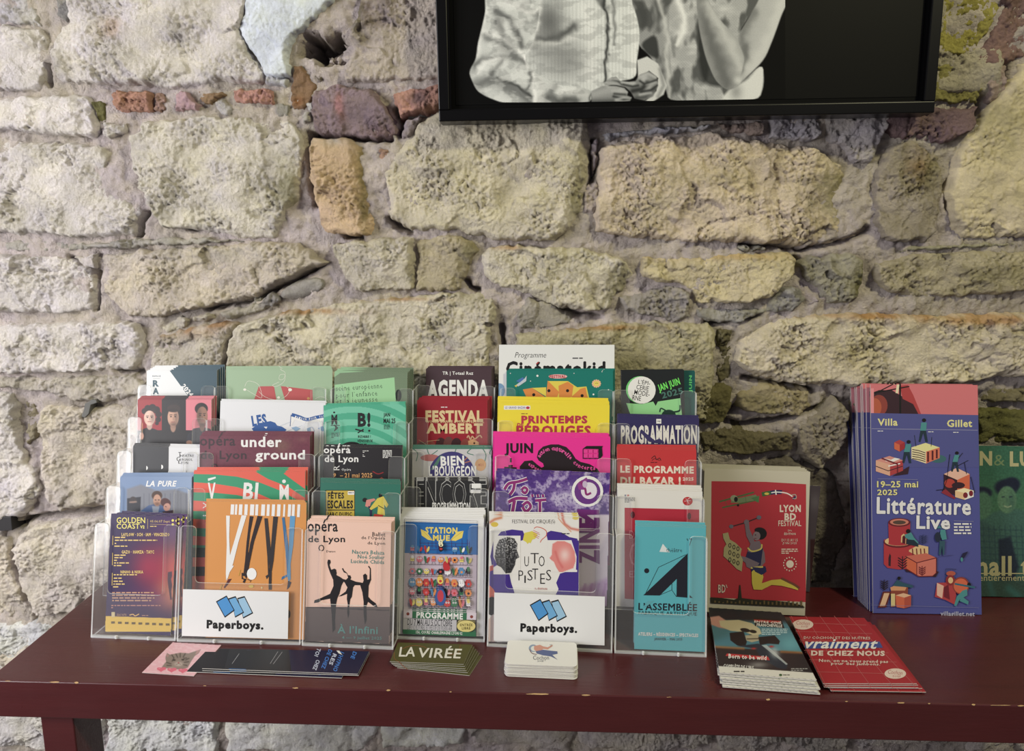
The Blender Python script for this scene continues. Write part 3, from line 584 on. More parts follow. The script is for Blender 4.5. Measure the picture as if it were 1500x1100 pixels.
# ---------------------------------------------------------------- sheets of paper
def sheet(name, label, cat, group, TL, TR, O, u, n, h, th=.0009, c=(240, 240, 238), paint=None, copies=(), zmin=None, rc=0.0, midp=None, copy_label=None, copy_prints=True, print_m=None, rough=.5, skew=None):
    O = np.asarray(O, float); n = np.asarray(n, float); n = n / np.linalg.norm(n)
    if len(TL) == 3: a, b = np.asarray(TL), np.asarray(TR)
    else: a = onplane(TL[0], TL[1], O, n); b = onplane(TR[0], TR[1], O, n)
    r = (b - a); wd = np.linalg.norm(r); r = r / wd; uu = np.cross(n, r)
    if zmin is not None: h = (min(a[2], b[2]) - zmin) / uu[2]
    base = (a + b) / 2 - uu * h
    M = frame_matrix(r, uu, n, base)
    cs = np.array([a, b, b - uu * h, a - uu * h])
    if rc:
        pts = []
        for cx, cy_, a0 in ((wd / 2 - rc, rc, -90), (wd / 2 - rc, h - rc, 0), (-wd / 2 + rc, h - rc, 90), (-wd / 2 + rc, rc, 180)):
            pts += [(cx + rc * math.cos(math.radians(a0 + t)), cy_ + rc * math.sin(math.radians(a0 + t))) for t in (0, 22.5, 45, 67.5, 90)]
    elif skew is not None:
        Mi_ = np.array(M.inverted()); pts = [tuple((Mi_[:3, :3] @ q + Mi_[:3, 3])[:2]) for q in (skew[3], skew[2], skew[1], skew[0])]; cs = np.array(skew)
    else: pts = [(-wd / 2, 0), (wd / 2, 0), (wd / 2, h), (-wd / 2, h)]
    k = len(pts); v = [(x, y, -th) for x, y in pts] + [(x, y, 0) for x, y in pts]
    f = [tuple(range(k))[::-1], tuple(range(k, 2 * k))] + [(i, (i + 1) % k, k + (i + 1) % k, k + i) for i in range(k)]
    th_o = empty(name, M); mats = [paper([v * .875 for v in c], rough), paper((202, 199, 193))]
    obj('pages', v, f, mats, th_o, [0, 0] + [1] * k)
    tag(th_o, label, cat, group)
    if paint:
        rel = cs - CAM; X = rel @ RT; Y = rel @ UP; Z = rel @ FW; quad = [(750 + F * x / z, 550 - F * y / z) for x, y, z in zip(X, Y, Z)]
        cv = Cover(O, n, M.inverted(), quad); paint(cv); cv.done(th_o, m=print_m)
    for i, cpy in enumerate(copies):
        dx, du, dn, rot = cpy[:4]; tilt = cpy[4] if len(cpy) > 4 else 0
        o = copy_tree(th_o) if copy_prints else None
        if o is None:
            o = th_o.copy(); col.objects.link(o)
            for ch in th_o.children:
                if ch.name.startswith('pages'): cc = ch.copy(); col.objects.link(cc); cc.parent = o
        o.matrix_world = Matrix.Translation(Vector(r) * dx + Vector(uu) * du + Vector(n) * dn) @ M @ Matrix.Rotation(math.radians(rot), 4, 'Z') @ Matrix.Rotation(math.radians(tilt), 4, 'X')
        o['label'] = copy_label % ORD[copies.index(cpy)]
    return th_o, M
# ---------------------------------------------------------------- clear tiered brochure holders
LEAN = math.radians(12); DY = .034; DZ = .044; HP = .160; NT = 5
class Holder:
    def __init__(s, BL, BR, label, cut, tab, nt=NT):
        a = ontable(*BL); b = ontable(*BR); s.x = (b - a) / np.linalg.norm(b - a); s.w = np.linalg.norm(b - a) - .001; s.y = np.array([-s.x[1], s.x[0], 0.0]); s.O = a
        s.u = s.y * math.sin(LEAN) + np.array([0, 0, math.cos(LEAN)]); s.n = -s.y * math.cos(LEAN) + np.array([0, 0, math.sin(LEAN)])
        M = frame_matrix(s.x, s.y, (0, 0, 1), s.O); s.root = tag(empty('brochure_holder', M), label, 'holder', 'clear acrylic tiered holders in a row')
        sh = math.tan(LEAN); w = s.w; T = .002
        for k in range(nt):
            y0 = k * DY; z0 = k * DZ + .003; top = HP * math.cos(LEAN); cz = top - cut[min(k, 1)] if k < 2 else top - .05
            zz = lambda z: (y0 + (z0 + z) * sh - k * DZ * sh, z0 + z)
            r = .006; P = [(0, 0), (w, 0), (w, top - r)] + [(w - r + r * math.cos(t), top - r + r * math.sin(t)) for t in (.5, 1.0, 1.57)]
            P += [(w - tab + r, top)] + [(w - tab + r - r * math.sin(t), top - r + r * math.cos(t)) for t in (.5, 1.0, 1.57)]
            P += [(w - tab, cz + r)] + [(w - tab - r + r * math.cos(t), cz + r - r * math.sin(t)) for t in (.5, 1.0, 1.57)] + [(tab + r - r * math.sin(t), cz + r - r * math.cos(t)) for t in (0, .5, 1.0, 1.57)]
            P += [(tab, top - r)] + [(tab - r + r * math.cos(t), top - r + r * math.sin(t)) for t in (.5, 1.0, 1.57)] + [(r, top)] + [(r - r * math.sin(t), top - r + r * math.cos(t)) for t in (.5, 1.0, 1.57)]
            m = len(P); V = [(x, zz(z)[0], zz(z)[1]) for x, z in P] + [(x, zz(z)[0] + T, zz(z)[1]) for x, z in P]
            obj('front_panel', V, [tuple(range(m)), tuple(range(m, 2 * m))[::-1]] + [(i, m + i, m + (i + 1) % m, (i + 1) % m) for i in range(m)], [M_ACR, M_EDGE], s.root, [0, 0] + [1] * m)
            v, f = boxv(T, y0 + T, k * DZ + .001, w - T, y0 + DY - .0005, k * DZ + .003); obj('pocket_floor', v, f, M_ACR, s.root)
        for x in (0, w - T):
            P = [(0, .001)]; top = HP * math.cos(LEAN)
            for k in range(nt):
                z1 = k * DZ + .003 + top - .003; P += [(k * DY + (z1 - k * DZ) * sh + T, z1), ((k + 1) * DY + (z1 - k * DZ) * sh - .004, z1)]
            P += [(nt * DY, .001)]
            m = len(P); V = [(x, a_, b_) for a_, b_ in P] + [(x + T, a_, b_) for a_, b_ in P]
            obj('side_panel', V, [tuple(range(m)), tuple(range(m, 2 * m))[::-1]] + [(i, m + i, m + (i + 1) % m, (i + 1) % m) for i in range(m)], [M_ACR, M_EDGE], s.root, [0, 0] + [1] * m)
        v, f = boxv(0, 0, 0, w, .004, .003); obj('base_rim', v, f, M_EDGE, s.root)
        for x in (w * .3, w * .68):
            v, f = boxv(x, -.0035, .001, x + .003, .0, .006); bevel(obj('clip', v, f, M_EDGE, s.root), .0008)
    def sheet(s, k, TL, TR, label, short, paint=None, c=(240, 240, 238), th=.0009, n=3, spread=None, off=.0055, cat='leaflet', name='leaflet', group=None, zmin=None, right=0.0, up=.0016, **kw):
        O = s.O + s.y * (k * DY + off) + np.array([0, 0, k * DZ + .003]); rg = random.Random(int(TL[0] * 7 + TL[1]))
        cp = [(right * (i + 1) + rg.uniform(-.0008, .0008), up * (i + 1) + rg.uniform(-.0005, .0012) * (i > 0), -(th + .0011) * (i + 1), rg.uniform(-.35, .35)) for i in range(n)]
        return sheet(name, label, cat, group or ('copies of the ' + short), TL, TR, O, s.u, s.n, None, th, c, paint, cp, zmin=TZ + k * DZ + .0045, copy_label='%s copy from the front in the stack of the ' + short, **kw)
H1 = Holder((133,934), (258,939), 'leftmost clear acrylic holder, narrow, with the purple festival flyer in front', (.098, .05), .022)
H2 = Holder((259,940), (441,945), 'wide clear acrylic holder with an orange booklet behind a white name card', (.078, .05), .024)
H3 = Holder((442,946), (577,952), 'narrow clear acrylic holder with the pale pink dance leaflet in front', (.102, .05), .024)
H4 = Holder((581,936), (711,941), 'narrow clear acrylic holder full of white-bordered blue programmes', (.102, .045), .026)
H5 = Holder((713,947), (898,957), 'wide clear acrylic holder with the square circus leaflet behind a white name card', (.080, .05), .024)
H6 = Holder((900,957), (1036,963), 'rightmost clear acrylic holder, narrow, with the turquoise leaflet in front', (.105, .06), .024)
W_ = (244, 244, 242); K_ = (18, 17, 20)
# --- column 1
def p(c):
    c.fr('A'); c.poly([(560,30),(930,30),(930,420),(830,420),(568,60)], (38,78,94)); c.poly([(400,30),(562,30),(562,60),(568,60),(830,420),(400,420)], (238,241,242))
    c.T('ESPACE', 455, 87, 508, 97, (40,70,84), .02, res=1); c.line([(458,107),(504,107)], 1.2, (80,100,110))
    for i, ch in enumerate('RANCY'): c.T(ch, 457, 118 + i * 49, 497, 160 + i * 49, (45,88,102), .05)
    c.T('2024', 634, 168, 726, 200, W_, .04, rot=50); c.T('2025', 700, 262, 792, 294, W_, .04, rot=50)
H1.sheet(4, (215,543), (318,542), 'white and dark teal leaflet reading RAN, back row far left of the rack', 'white and teal leaflet', p, (238,241,242), n=5, right=.0018)
def p(c):
    R = Ras(355, 238, 850, 540, .55, (24,22,25), 'A'); R.fill([(355,230),(515,230),(515,440),(355,440)], (168,30,40), 1); R.fill([(670,230),(860,230),(860,440),(670,440)], (232,128,142), 1)
    def face(cx, cy, rx, ry, sk, hair, side):
        R.blob(cx, cy + ry * 1.0, rx * .5, ry * .6, tuple(v * .8 for v in sk), 1, hard=4)
        R.blob(cx, cy, rx, ry, sk, 1, hard=3); R.blob(cx + side * rx * .6, cy + 2, rx * .45, ry * .9, tuple(v * .55 for v in sk), .7)
        for sx in (-.38, .38):
            R.blob(cx + sx * rx, cy - ry * .08, rx * .16, ry * .07, (30,22,20), 1, hard=1.5); R.stroke([(cx + sx * rx - rx * .2, cy - ry * .26), (cx + sx * rx + rx * .2, cy - ry * .28)], 2.2, hair, .9)
        R.stroke([(cx, cy), (cx + 1, cy + ry * .28)], 2, tuple(v * .65 for v in sk), .8); R.stroke([(cx - rx * .28, cy + ry * .5), (cx + rx * .28, cy + ry * .48)], 2.4, (150,70,66), .9)
    R.fill([(355,470),(380,440),(415,425),(460,430),(500,445),(520,540),(355,540)], (22,21,24), 3)
    for x, y, r in ((405,318,20),(425,300,22),(455,296,24),(480,310,24),(494,338,20),(492,372,18),(484,396,12)): R.blob(x, y, r, r, (34,22,22), 1, hard=3)
    face(436, 362, 36, 48, (248,204,184), (40,26,24), 1); R.stroke([(390,395),(389,455)], 4, (214,168,110), 1, hard=True); R.blob(385, 478, 14, 24, (214,160,140), 1, hard=3)
    R.fill([(520,470),(560,450),(590,470),(640,450),(668,470),(680,540),(515,540)], (26,24,27), 4); R.blob(592, 298, 46, 34, (30,24,24), 1, hard=4); face(588, 358, 36, 60, (216,166,140), (30,22,20), 1); R.blob(592, 300, 42, 24, (52,38,34), 1, hard=5); R.blob(588, 312, 34, 12, (44,32,30), 1, hard=4); R.blob(590, 404, 26, 14, (70,48,42), .6)
    R.fill([(680,470),(720,430),(780,420),(820,430),(850,450),(850,540),(670,540)], (34,36,48), 4); R.blob(770, 302, 42, 38, (26,20,20), 1, hard=4); face(776, 350, 35, 62, (158,114,92), (22,16,16), -1); R.blob(776, 404, 24, 10, (50,34,30), .6); R.blob(692, 520, 20, 14, (170,120,96), .9, hard=3)
    c.raster(R)
H1.sheet(3, (202,585), (310,585), 'leaflet with three portraits on red, black and pink panels', 'three portraits leaflet', p, (24,22,25), n=4, right=.0010)
def p(c):
    c.fr('A'); c.poly([(330,540),(560,548),(558,700),(548,735),(530,770),(330,770)], (50,52,56)); c.ell(415,684,10,13,W_,a0=-90,a1=90); c.ell(512,677,12,14,W_,a0=-90,a1=90); c.line([(505,662),(505,692)], 3, (50,52,56))
    for t, x0, x1, y in (('HEATRE', 634, 722, 606), ('UIGNOL', 634, 714, 631), ('YON', 638, 684, 652)): c.T(t, x0, y - 9, x1, y + 7, K_, .0, res=1)
    c.T('T', 622, 582, 640, 612, K_, .0); c.T('G', 610, 612, 634, 640, K_, 0); c.T('L', 622, 636, 640, 656, K_, 0)
    c.line([(674,700),(674,740)], 2, (120,120,124))
H1.sheet(2, (195,653), (300,656), 'white leaflet with a dark rounded mask shape and two half-moon eyes', 'masked white leaflet', p, (236,237,240), n=3)
def p(c):
    R = Ras(246, 738, 712, 1000, .55, (120,148,190), 'A'); X, Y = R.U()
    R.mix(np.clip((X - 380) / 330, 0, 1) * .55, (170,190,220)); R.fill([(290,820),(380,790),(480,830),(600,820),(690,850),(700,1000),(290,1000)], (130,134,146), 14)
    for x in range(400, 700, 34): R.stroke([(x, 850), (x, 1000)], 3, (96,100,116), .6)
    R.fill([(292,880),(380,870),(375,1000),(292,1000)], (34,38,50), 6); R.blob(330,890,22,22,(60,50,50),.9,hard=4); R.stroke([(310,905),(350,902)],6,(210,170,150),.7)
    R.fill([(360,975),(430,925),(470,915),(520,925),(560,960),(580,1000),(350,1000)], (72,100,150), 4); R.fill([(452,930),(500,930),(490,985),(460,985)], (150,160,180), 4)
    R.blob(484, 862, 34, 30, (76,52,40), 1, hard=5); R.blob(485, 892, 25, 38, (206,156,130), 1, hard=4); R.blob(486, 916, 22, 14, (110,72,54), .8); R.stroke([(472,890),(478,890)],3,(40,30,30),1); R.stroke([(492,890),(499,890)],3,(40,30,30),1)
    R.blob(540, 908, 34, 28, (82,40,40), 1, hard=5, rot=30); R.blob(548, 936, 22, 26, (205,150,132), 1, hard=4, rot=20); R.stroke([(538,932),(544,934)],2.5,(50,30,30),1); R.fill([(520,965),(590,955),(600,1000),(530,1000)],(60,34,48),4)
    c.raster(R); c.fr('A'); c.T('LA PURE', 412, 766, 612, 804, W_, .03, sh=.25)
H1.sheet(1, (176,698), (281,698), 'blue photographic leaflet showing a bearded man with a woman leaning on him', 'blue couple leaflet', p, (120,148,190), n=3, right=.0006)
def p(c):
    R = Ras(150, 90, 640, 860, .8, (48,28,84), 'B'); X, Y = R.U()
    R.blob(600,470,130,190,(226,84,60),.95); R.blob(430,440,120,140,(180,30,70),.8); R.blob(590,620,110,90,(240,160,90),.8); R.blob(420,640,180,60,(120,50,110),.5); R.blob(600,200,120,100,(110,50,130),.6); R.blob(250,770,140,70,(70,34,80),.7)
    R.fill([(555,475),(580,470),(582,500),(575,520),(582,560),(576,600),(580,650),(570,655),(562,600),(556,560),(552,520)], (70,30,60), 3); R.fill([(150,758),(640,775),(640,860),(150,860)], (236,196,70), 2)
    c.raster(R); c.fr('B'); y = (240,206,110)
    c.T('GOLDEN', 224, 122, 408, 160, (246,232,96), .012); c.T('COAST', 224, 162, 372, 196, (246,232,96), .012); c.T('V2', 376, 174, 404, 194, (246,232,96), .04)
    c.T('05.06.07 Sept', 440, 140, 566, 160, y, .0, res=1); c.line([(424,132),(424,196)], 2, y); c.line([(440,166),(566,170)], 1.5, y); c.blurb(440,176,540,186,1,y)
    for a in ((612,142),(637,144),(612,168)): c.ell(a[0] - 26, a[1], 8, 8, (246,232,96))
    for t, x0, x1, yy, h in (('LAYLOW · SCH · IAM · VINCENZO', 256, 566, 222, 22), ('GAZO · HAMZA · TAYC', 256, 466, 334, 22), ('NINHO & NISKA', 250, 396, 464, 20)): c.T(t, x0, yy, x1, yy + h, y, .03, res=1)
    for yy, x1, x0 in ((246,414,212),(264,486,214),(284,512,212),(302,452,210),(360,576,210),(376,582,210),(393,590,208),(410,588,208),(427,530,206),(486,390,206),(508,452,206),(528,448,204),(546,464,204),(564,436,202)): c.blurb(x0, yy, x1, yy + 14, 1, y, seed=yy)
    c.blurb(196,600,470,668,4,(200,150,120),seed=3); c.blurb(190,684,512,712,2,(190,130,120),seed=4); c.rect(192,732,214,764,(220,200,150)); c.T('sacem', 226, 742, 288, 758, (190,150,130), 0, res=1); c.curve([(308,752),(330,746),(345,756),(370,744)], 6, (240,190,110)); c.blurb(388,750,526,760,1,(190,140,120))
    for i, x in enumerate(range(190, 580, 44)): c.rect(x, 792 + i * 1.6, x + 22, 806 + i * 1.6, (110,90,50))
    c.line([(202,240),(200,300)], 4, y); c.line([(200,350),(198,430)], 4, y); c.line([(198,480),(196,560)], 4, y)
H1.sheet(0, (163,752), (259,757), 'purple and orange festival flyer with yellow line-up text and yellow foot', 'purple line-up flyer', p, (48,28,84), n=2, right=.007)
# --- column 2
def p(c):
    c.fr('A'); g = (240,240,225); c.poly([(1140,158),(1238,156),(1258,270),(1262,560),(1000,560)], (196,82,84)); c.poly([(1282,156),(1486,180),(1500,560),(1330,560),(1316,270)], (196,82,84))
    c.curve([(1280,50),(1310,70),(1300,110),(1272,112),(1278,84),(1310,84),(1300,130),(1250,160),(1230,150),(1270,130)], 2, g); c.curve([(1050,160),(1062,132),(1086,124),(1140,150),(1160,230),(1120,215),(1062,180)], 2, g)
    c.curve([(1140,190),(1180,225),(1250,245),(1310,225),(1340,182),(1320,160)], 2, g); c.ell(1050,179,10,8,g); c.ell(1342,180,12,10,g); c.ell(1268,230,10,8,g); c.curve([(1500,240),(1540,225),(1580,240),(1600,270)], 2, g); c.ell(1460,236,9,9,(214,160,90))
H2.sheet(4, (333,541), (487,541), 'pale sage green booklet with red shapes and a white looping string', 'sage green booklet', p, (165,192,160), n=3, right=-.0012)
def p(c):
    c.fr('A'); b = (36,92,166); c.T('LES', 1094, 340, 1190, 412, b, .05, rot=-9)
    c.poly([(1095,430),(1120,412),(1170,390),(1215,382),(1245,392),(1258,410),(1290,418),(1320,438),(1300,455),(1240,462),(1120,468)], b); c.poly([(1172,418),(1196,418),(1188,432)], W_)
    c.poly([(1350,336),(1362,332),(1400,350),(1450,366),(1510,352),(1590,336),(1580,356),(1586,372),(1520,386),(1460,396),(1410,384),(1372,372),(1352,410),(1346,408)], W_); c.curve([(1352,340),(1400,355),(1450,372),(1510,358),(1590,342)], 22, b); c.arc('MAISON POUR TOUS', [(1372,352),(1410,364),(1450,372),(1510,360),(1580,346)], 15, W_, .02)
    c.line([(1348,340),(1342,415)], 3, b)
    for q in ([(1350,424),(1380,416),(1410,430),(1380,450)], [(1450,430),(1470,420),(1478,456),(1456,462)], [(1520,428),(1550,414),(1584,430),(1552,448)]): c.poly(q, (150,186,222))
    c.line([(1260,420),(1350,385)], 1, (150,180,210)); c.line([(1300,455),(1420,410)], 1, (150,180,210)); c.curve([(1450,460),(1480,420),(1500,450)], 2, (130,170,220))
H2.sheet(3, (323,587), (477,590), 'white booklet with a blue swimming shape and a blue ribbon banner', 'white and blue booklet', p, (236,238,242), n=2)
def p(c):
    c.fr('A'); d = (62,42,50); m = (150,140,110)
    R = Ras(760, 475, 1470, 720, .9, (116,52,72), 'A'); R.blob(860,560,90,70,(128,66,84),.6); R.blob(1290,540,60,50,(140,120,92),.5); R.blob(1140,680,40,50,(140,110,90),.4); R.blob(1420,500,40,20,(140,90,90),.6); R.grain(.06,.3); c.raster(R)
    c.T('opéra', 762, 478, 988, 560, d, .022); c.T('de Lyon', 764, 572, 1062, 644, d, .022); c.T('under', 1026, 482, 1288, 550, W_, .028); c.T('ground', 1118, 568, 1438, 648, W_, .028); c.ell(856,676,20,20,d); c.ell(856,676,12,12,(116,52,72)); c.blurb(1120,686,1270,700,1,(190,180,90))
H2.sheet(2, (293,638), (454,638), 'burgundy booklet with large white and dark sans lettering', 'burgundy booklet', p, (116,52,72), n=3, right=.0011, up=.0022)
def p(c):
    c.fr('A'); g = (42,160,116); r = (240,98,76); c.rect(640,660,1500,1500,r)
    def band(y0, y1, y2, y3, w, col):
        up = [(700,y0),(860,y0+4),(1000,y1),(1140,y2),(1280,y3),(1480,y3+110)]; lo = [(x, y + w * (1 + .15 * i)) for i, (x, y) in enumerate(up)]; c.poly(up + lo[::-1], col)
    band(722,740,775,830,52,g); band(840,858,890,945,52,g); band(960,975,1000,1040,50,g); band(1070,1080,1100,1130,50,g); band(1180,1190,1200,1220,50,g)
    c.poly([(1090,690),(1330,700),(1300,720),(1480,850),(1480,905),(1330,805),(1200,755)], g)
    c.fr('B'); c.rect(690,318,860,380,(24,60,44)); c.rect(690,440,860,500,(30,30,30)); c.fr('A')
    c.T('V', 812, 778, 862, 900, W_, .03); c.poly([(812,752),(862,740),(864,750),(814,768)], W_); c.T('BI', 1036, 778, 1140, 890, W_, .03, sh=.1); c.T('M', 1274, 790, 1334, 890, W_, .03); c.ell(1303,770,12,12,W_); c.poly([(780,905),(812,925),(780,945),(780,938),(800,925),(780,912)], W_); c.blurb(780,985,812,1000,1,W_)
H2.sheet(1, (284,690), (447,691), 'booklet with wavy red and green stripes and tall white letters', 'red and green striped booklet', p, (240,98,76), n=3, right=.0012)
def p(c):
    c.fr('B')
    for i, x in enumerate((957,985,1010,1046,1082,1116,1154,1190,1222,1256,1296,1326,1352,1386)):
        wd = (22,14,22,20,26,18,24,18,20,22,12,20,18,18)[i]; c.poly([(x + 4, 38), (x + wd + 4, 39), (x + wd, 104 + i * 1.3), (x, 103 + i * 1.3)], (246,246,246))
    c.poly([(930,110),(954,112),(950,250),(958,450),(930,530),(928,480),(934,300)], W_); c.poly([(1030,108),(1062,110),(1010,280),(975,420),(955,470),(935,530),(940,470),(945,400),(990,250)], W_); c.poly([(940,430),(980,434),(950,480),(930,500)], W_); c.poly([(944,520),(966,518),(945,550),(920,580),(915,572)], (96,34,40))
    k = (42,28,32); c.poly([(1082,114),(1106,116),(1085,220),(1072,340),(1075,400),(1050,480),(1056,500),(1040,500),(1052,400),(1062,280)], k); c.poly([(1132,112),(1164,116),(1110,280),(1085,400),(1070,480),(1060,520),(1050,500),(1060,440),(1085,290)], k); c.poly([(1030,478),(1056,486),(1050,500),(1034,500),(1040,515),(1060,520),(1050,545),(1036,540),(1044,524),(1030,518)], k)
    c.poly([(1176,128),(1198,128),(1215,300),(1218,360),(1206,440),(1206,500),(1192,520),(1184,500),(1200,490),(1196,380)], (52,46,48)); c.poly([(1234,116),(1264,118),(1245,300),(1236,400),(1224,470),(1222,560),(1204,570),(1206,480),(1214,380),(1224,240)], (52,46,48)); c.rect(1204,556,1224,588,(60,50,50))
    c.poly([(1290,124),(1306,120),(1330,300),(1336,420),(1344,480),(1330,500),(1286,525),(1290,505),(1322,490),(1318,400)], (58,118,170)); c.poly([(1342,112),(1376,114),(1362,300),(1345,420),(1346,520),(1332,540),(1324,500),(1332,400),(1336,240)], (96,164,214)); c.poly([(1330,530),(1350,540),(1340,570),(1322,588),(1326,560)], (40,44,70))
    c.ell(1095, 486, 31, 38, (250,250,248)); c.line([(1066,520),(1090,530)], 3, K_); c.line([(1084,540),(1092,526)], 3, K_); c.line([(1012,498),(1022,460)], 3, (214,180,60)); c.ell(1092,566,16,10,(230,200,80)); c.ell(1160,575,5,7,(240,220,150)); c.poly([(885,585),(900,555),(905,558),(895,588)], (220,170,60)); c.line([(1208,470),(1214,462)], 4, K_); c.ell(1335,745,10,26,(50,34,30))
H2.sheet(0, (305,734), (449,736), 'orange booklet showing long white, black and blue legs of birds', 'orange booklet', p, (224,154,84), n=2, right=-.0022)
# --- column 3
def p(c):
    c.fr('C'); c.rect(240,40,770,800,(120,142,112))
    P = []; Fc = []
    for i in range(46):
        for j in range(60):
            x = 300 + i * 10 + (j % 2) * 5; y = 66 + j * 6; n = len(P); q = 1.6; P += [(x, y - q), (x + q, y), (x, y + q), (x - q, y)]; Fc.append((n, n + 1, n + 2, n + 3))
    c.add(c.px(P), Fc, lin((80,100,78))); c.poly([(240,40),(520,60),(300,72),(262,100),(262,400),(240,400)], (150,196,150)); c.ell(676,216,20,38,(26,40,34)); c.poly([(266,148),(650,100),(668,400),(262,420)], (160,216,160))
    for t, a in (('scène européenne', (274,138,572,198)), ('pour l’enfance', (274,184,540,244)), ('et la jeunesse', (276,222,542,282))): c.T(t, a[0], a[1] + 8, a[2], a[3] - 8, (34,60,48), -.004, rot=-3.6, sp=1.15, res=1)
H3.sheet(4, (490,544), (597,545), 'green dotted leaflet with typewriter text on a lighter tilted panel', 'green dotted leaflet', p, (150,196,150), n=4, right=.0016)
def p(c):
    c.fr('C'); R = Ras(180, 262, 745, 600, .8, (64,178,142), 'C'); X, Y = R.U(); rr = np.hypot(X - 380, (Y - 900) * 1.0)
    R.mix((np.sin(rr / 13.0) > 0) * .55, (150,226,196)); c.raster(R)
    c.T('M', 244, 340, 282, 405, K_, .045); c.ell(262, 326, 7, 6, K_); c.T('A', 250, 414, 298, 438, K_, .04, rot=90); c.line([(240,410),(298,410)], 5, K_)
    c.T('B!', 414, 326, 496, 420, K_, .045); c.line([(398,434),(452,448)], 9, K_); c.line([(452,434),(414,458)], 8, K_); c.ell(488,444,7,7,K_); c.T('BIZARRE !', 416, 472, 498, 490, K_, .03, res=1); c.T('VÉNISSIEUX', 412, 496, 510, 518, K_, .03, res=1); c.blurb(422,526,496,538,1,K_)
    c.T('JAN', 580, 328, 622, 360, K_, .03); c.T('MAI 25', 580, 364, 656, 396, K_, .03); c.blurb(582,404,622,436,4,K_); c.blurb(244,456,300,492,4,(20,60,50)); c.ell(375,545,62,30,K_,a0=180,a1=360)
H3.sheet(3, (474,594), (594,591), 'mint green striped leaflet with bold black condensed letters', 'mint striped leaflet', p, (64,178,142), n=2)
def p(c):
    c.fr('C'); c.T('opéra', 196, 546, 366, 602, W_, .025); c.T('de Lyon', 200, 602, 418, 660, W_, .025); c.T('R', 262, 664, 292, 702, W_, 0, rot=-90)
    for x0, y, x1 in ((446,571,512),(446,580,536),(446,597,474),(446,606,516)): c.blurb(x0, y, x1, y + 7, 1, W_, seed=y)
    c.blurb(575,568,634,622,6,W_,seed=5); c.T('Opéra', 310, 686, 370, 706, W_, 0, res=1); c.T('9', 256, 718, 274, 742, (226,166,96), .02); c.T('– 21 mai 2025', 300, 716, 508, 746, (230,170,100), .02)
    c.curve([(510,706),(545,722),(580,712)], 7, (150,30,34)); c.curve([(540,770),(570,745),(560,775)], 6, (150,60,40)); c.curve([(556,775),(575,752),(590,778)], 5, (170,90,60))
H3.sheet(2, (474,655), (589,656), 'black leaflet with white sans lettering and an orange date', 'black and orange leaflet', p, (30,27,31), n=2)
def p(c):
    c.fr('C'); y = (206,178,40); c.rect(160,770,720,1400,(36,118,100)); c.rect(206,826,396,1012,K_); c.rect(210,830,392,952,y); c.rect(210,958,392,1008,y)
    c.T('FÊTES', 220, 832, 326, 882, K_, .04); c.T('ESCALES', 216, 892, 384, 946, K_, .04); c.T('PARC DUPIC', 216, 968, 376, 996, K_, .03, res=1); c.rect(350,834,392,856,W_); c.blurb(354,840,388,850,1,K_)
    c.ell(460,890,16,14,K_); c.poly([(470,890),(520,880),(530,890),(500,905),(490,940),(462,930)], (224,140,130)); c.poly([(480,930),(508,930),(506,1000),(492,1000),(490,960)], (40,40,80)); c.ell(560,862,12,14,K_); c.line([(560,852),(640,856)], 5, (90,130,110)); c.poly([(540,880),(580,866),(612,920),(600,940),(584,920),(590,990),(540,980),(545,930),(500,955),(490,945)], (222,202,60)); c.line([(546,925),(590,950)], 5, (60,50,40)); c.poly([(520,980),(580,985),(560,1020),(510,1015)], (200,50,40)); c.ell(415,1005,20,12,(220,190,90)); c.poly([(400,1000),(650,1005),(640,1030),(400,1030)], (70,130,60))
H3.sheet(1, (470,706), (587,709), 'teal leaflet with a yellow title panel and two playing figures', 'teal and yellow leaflet', p, (36,118,100), n=3, right=-.0006)
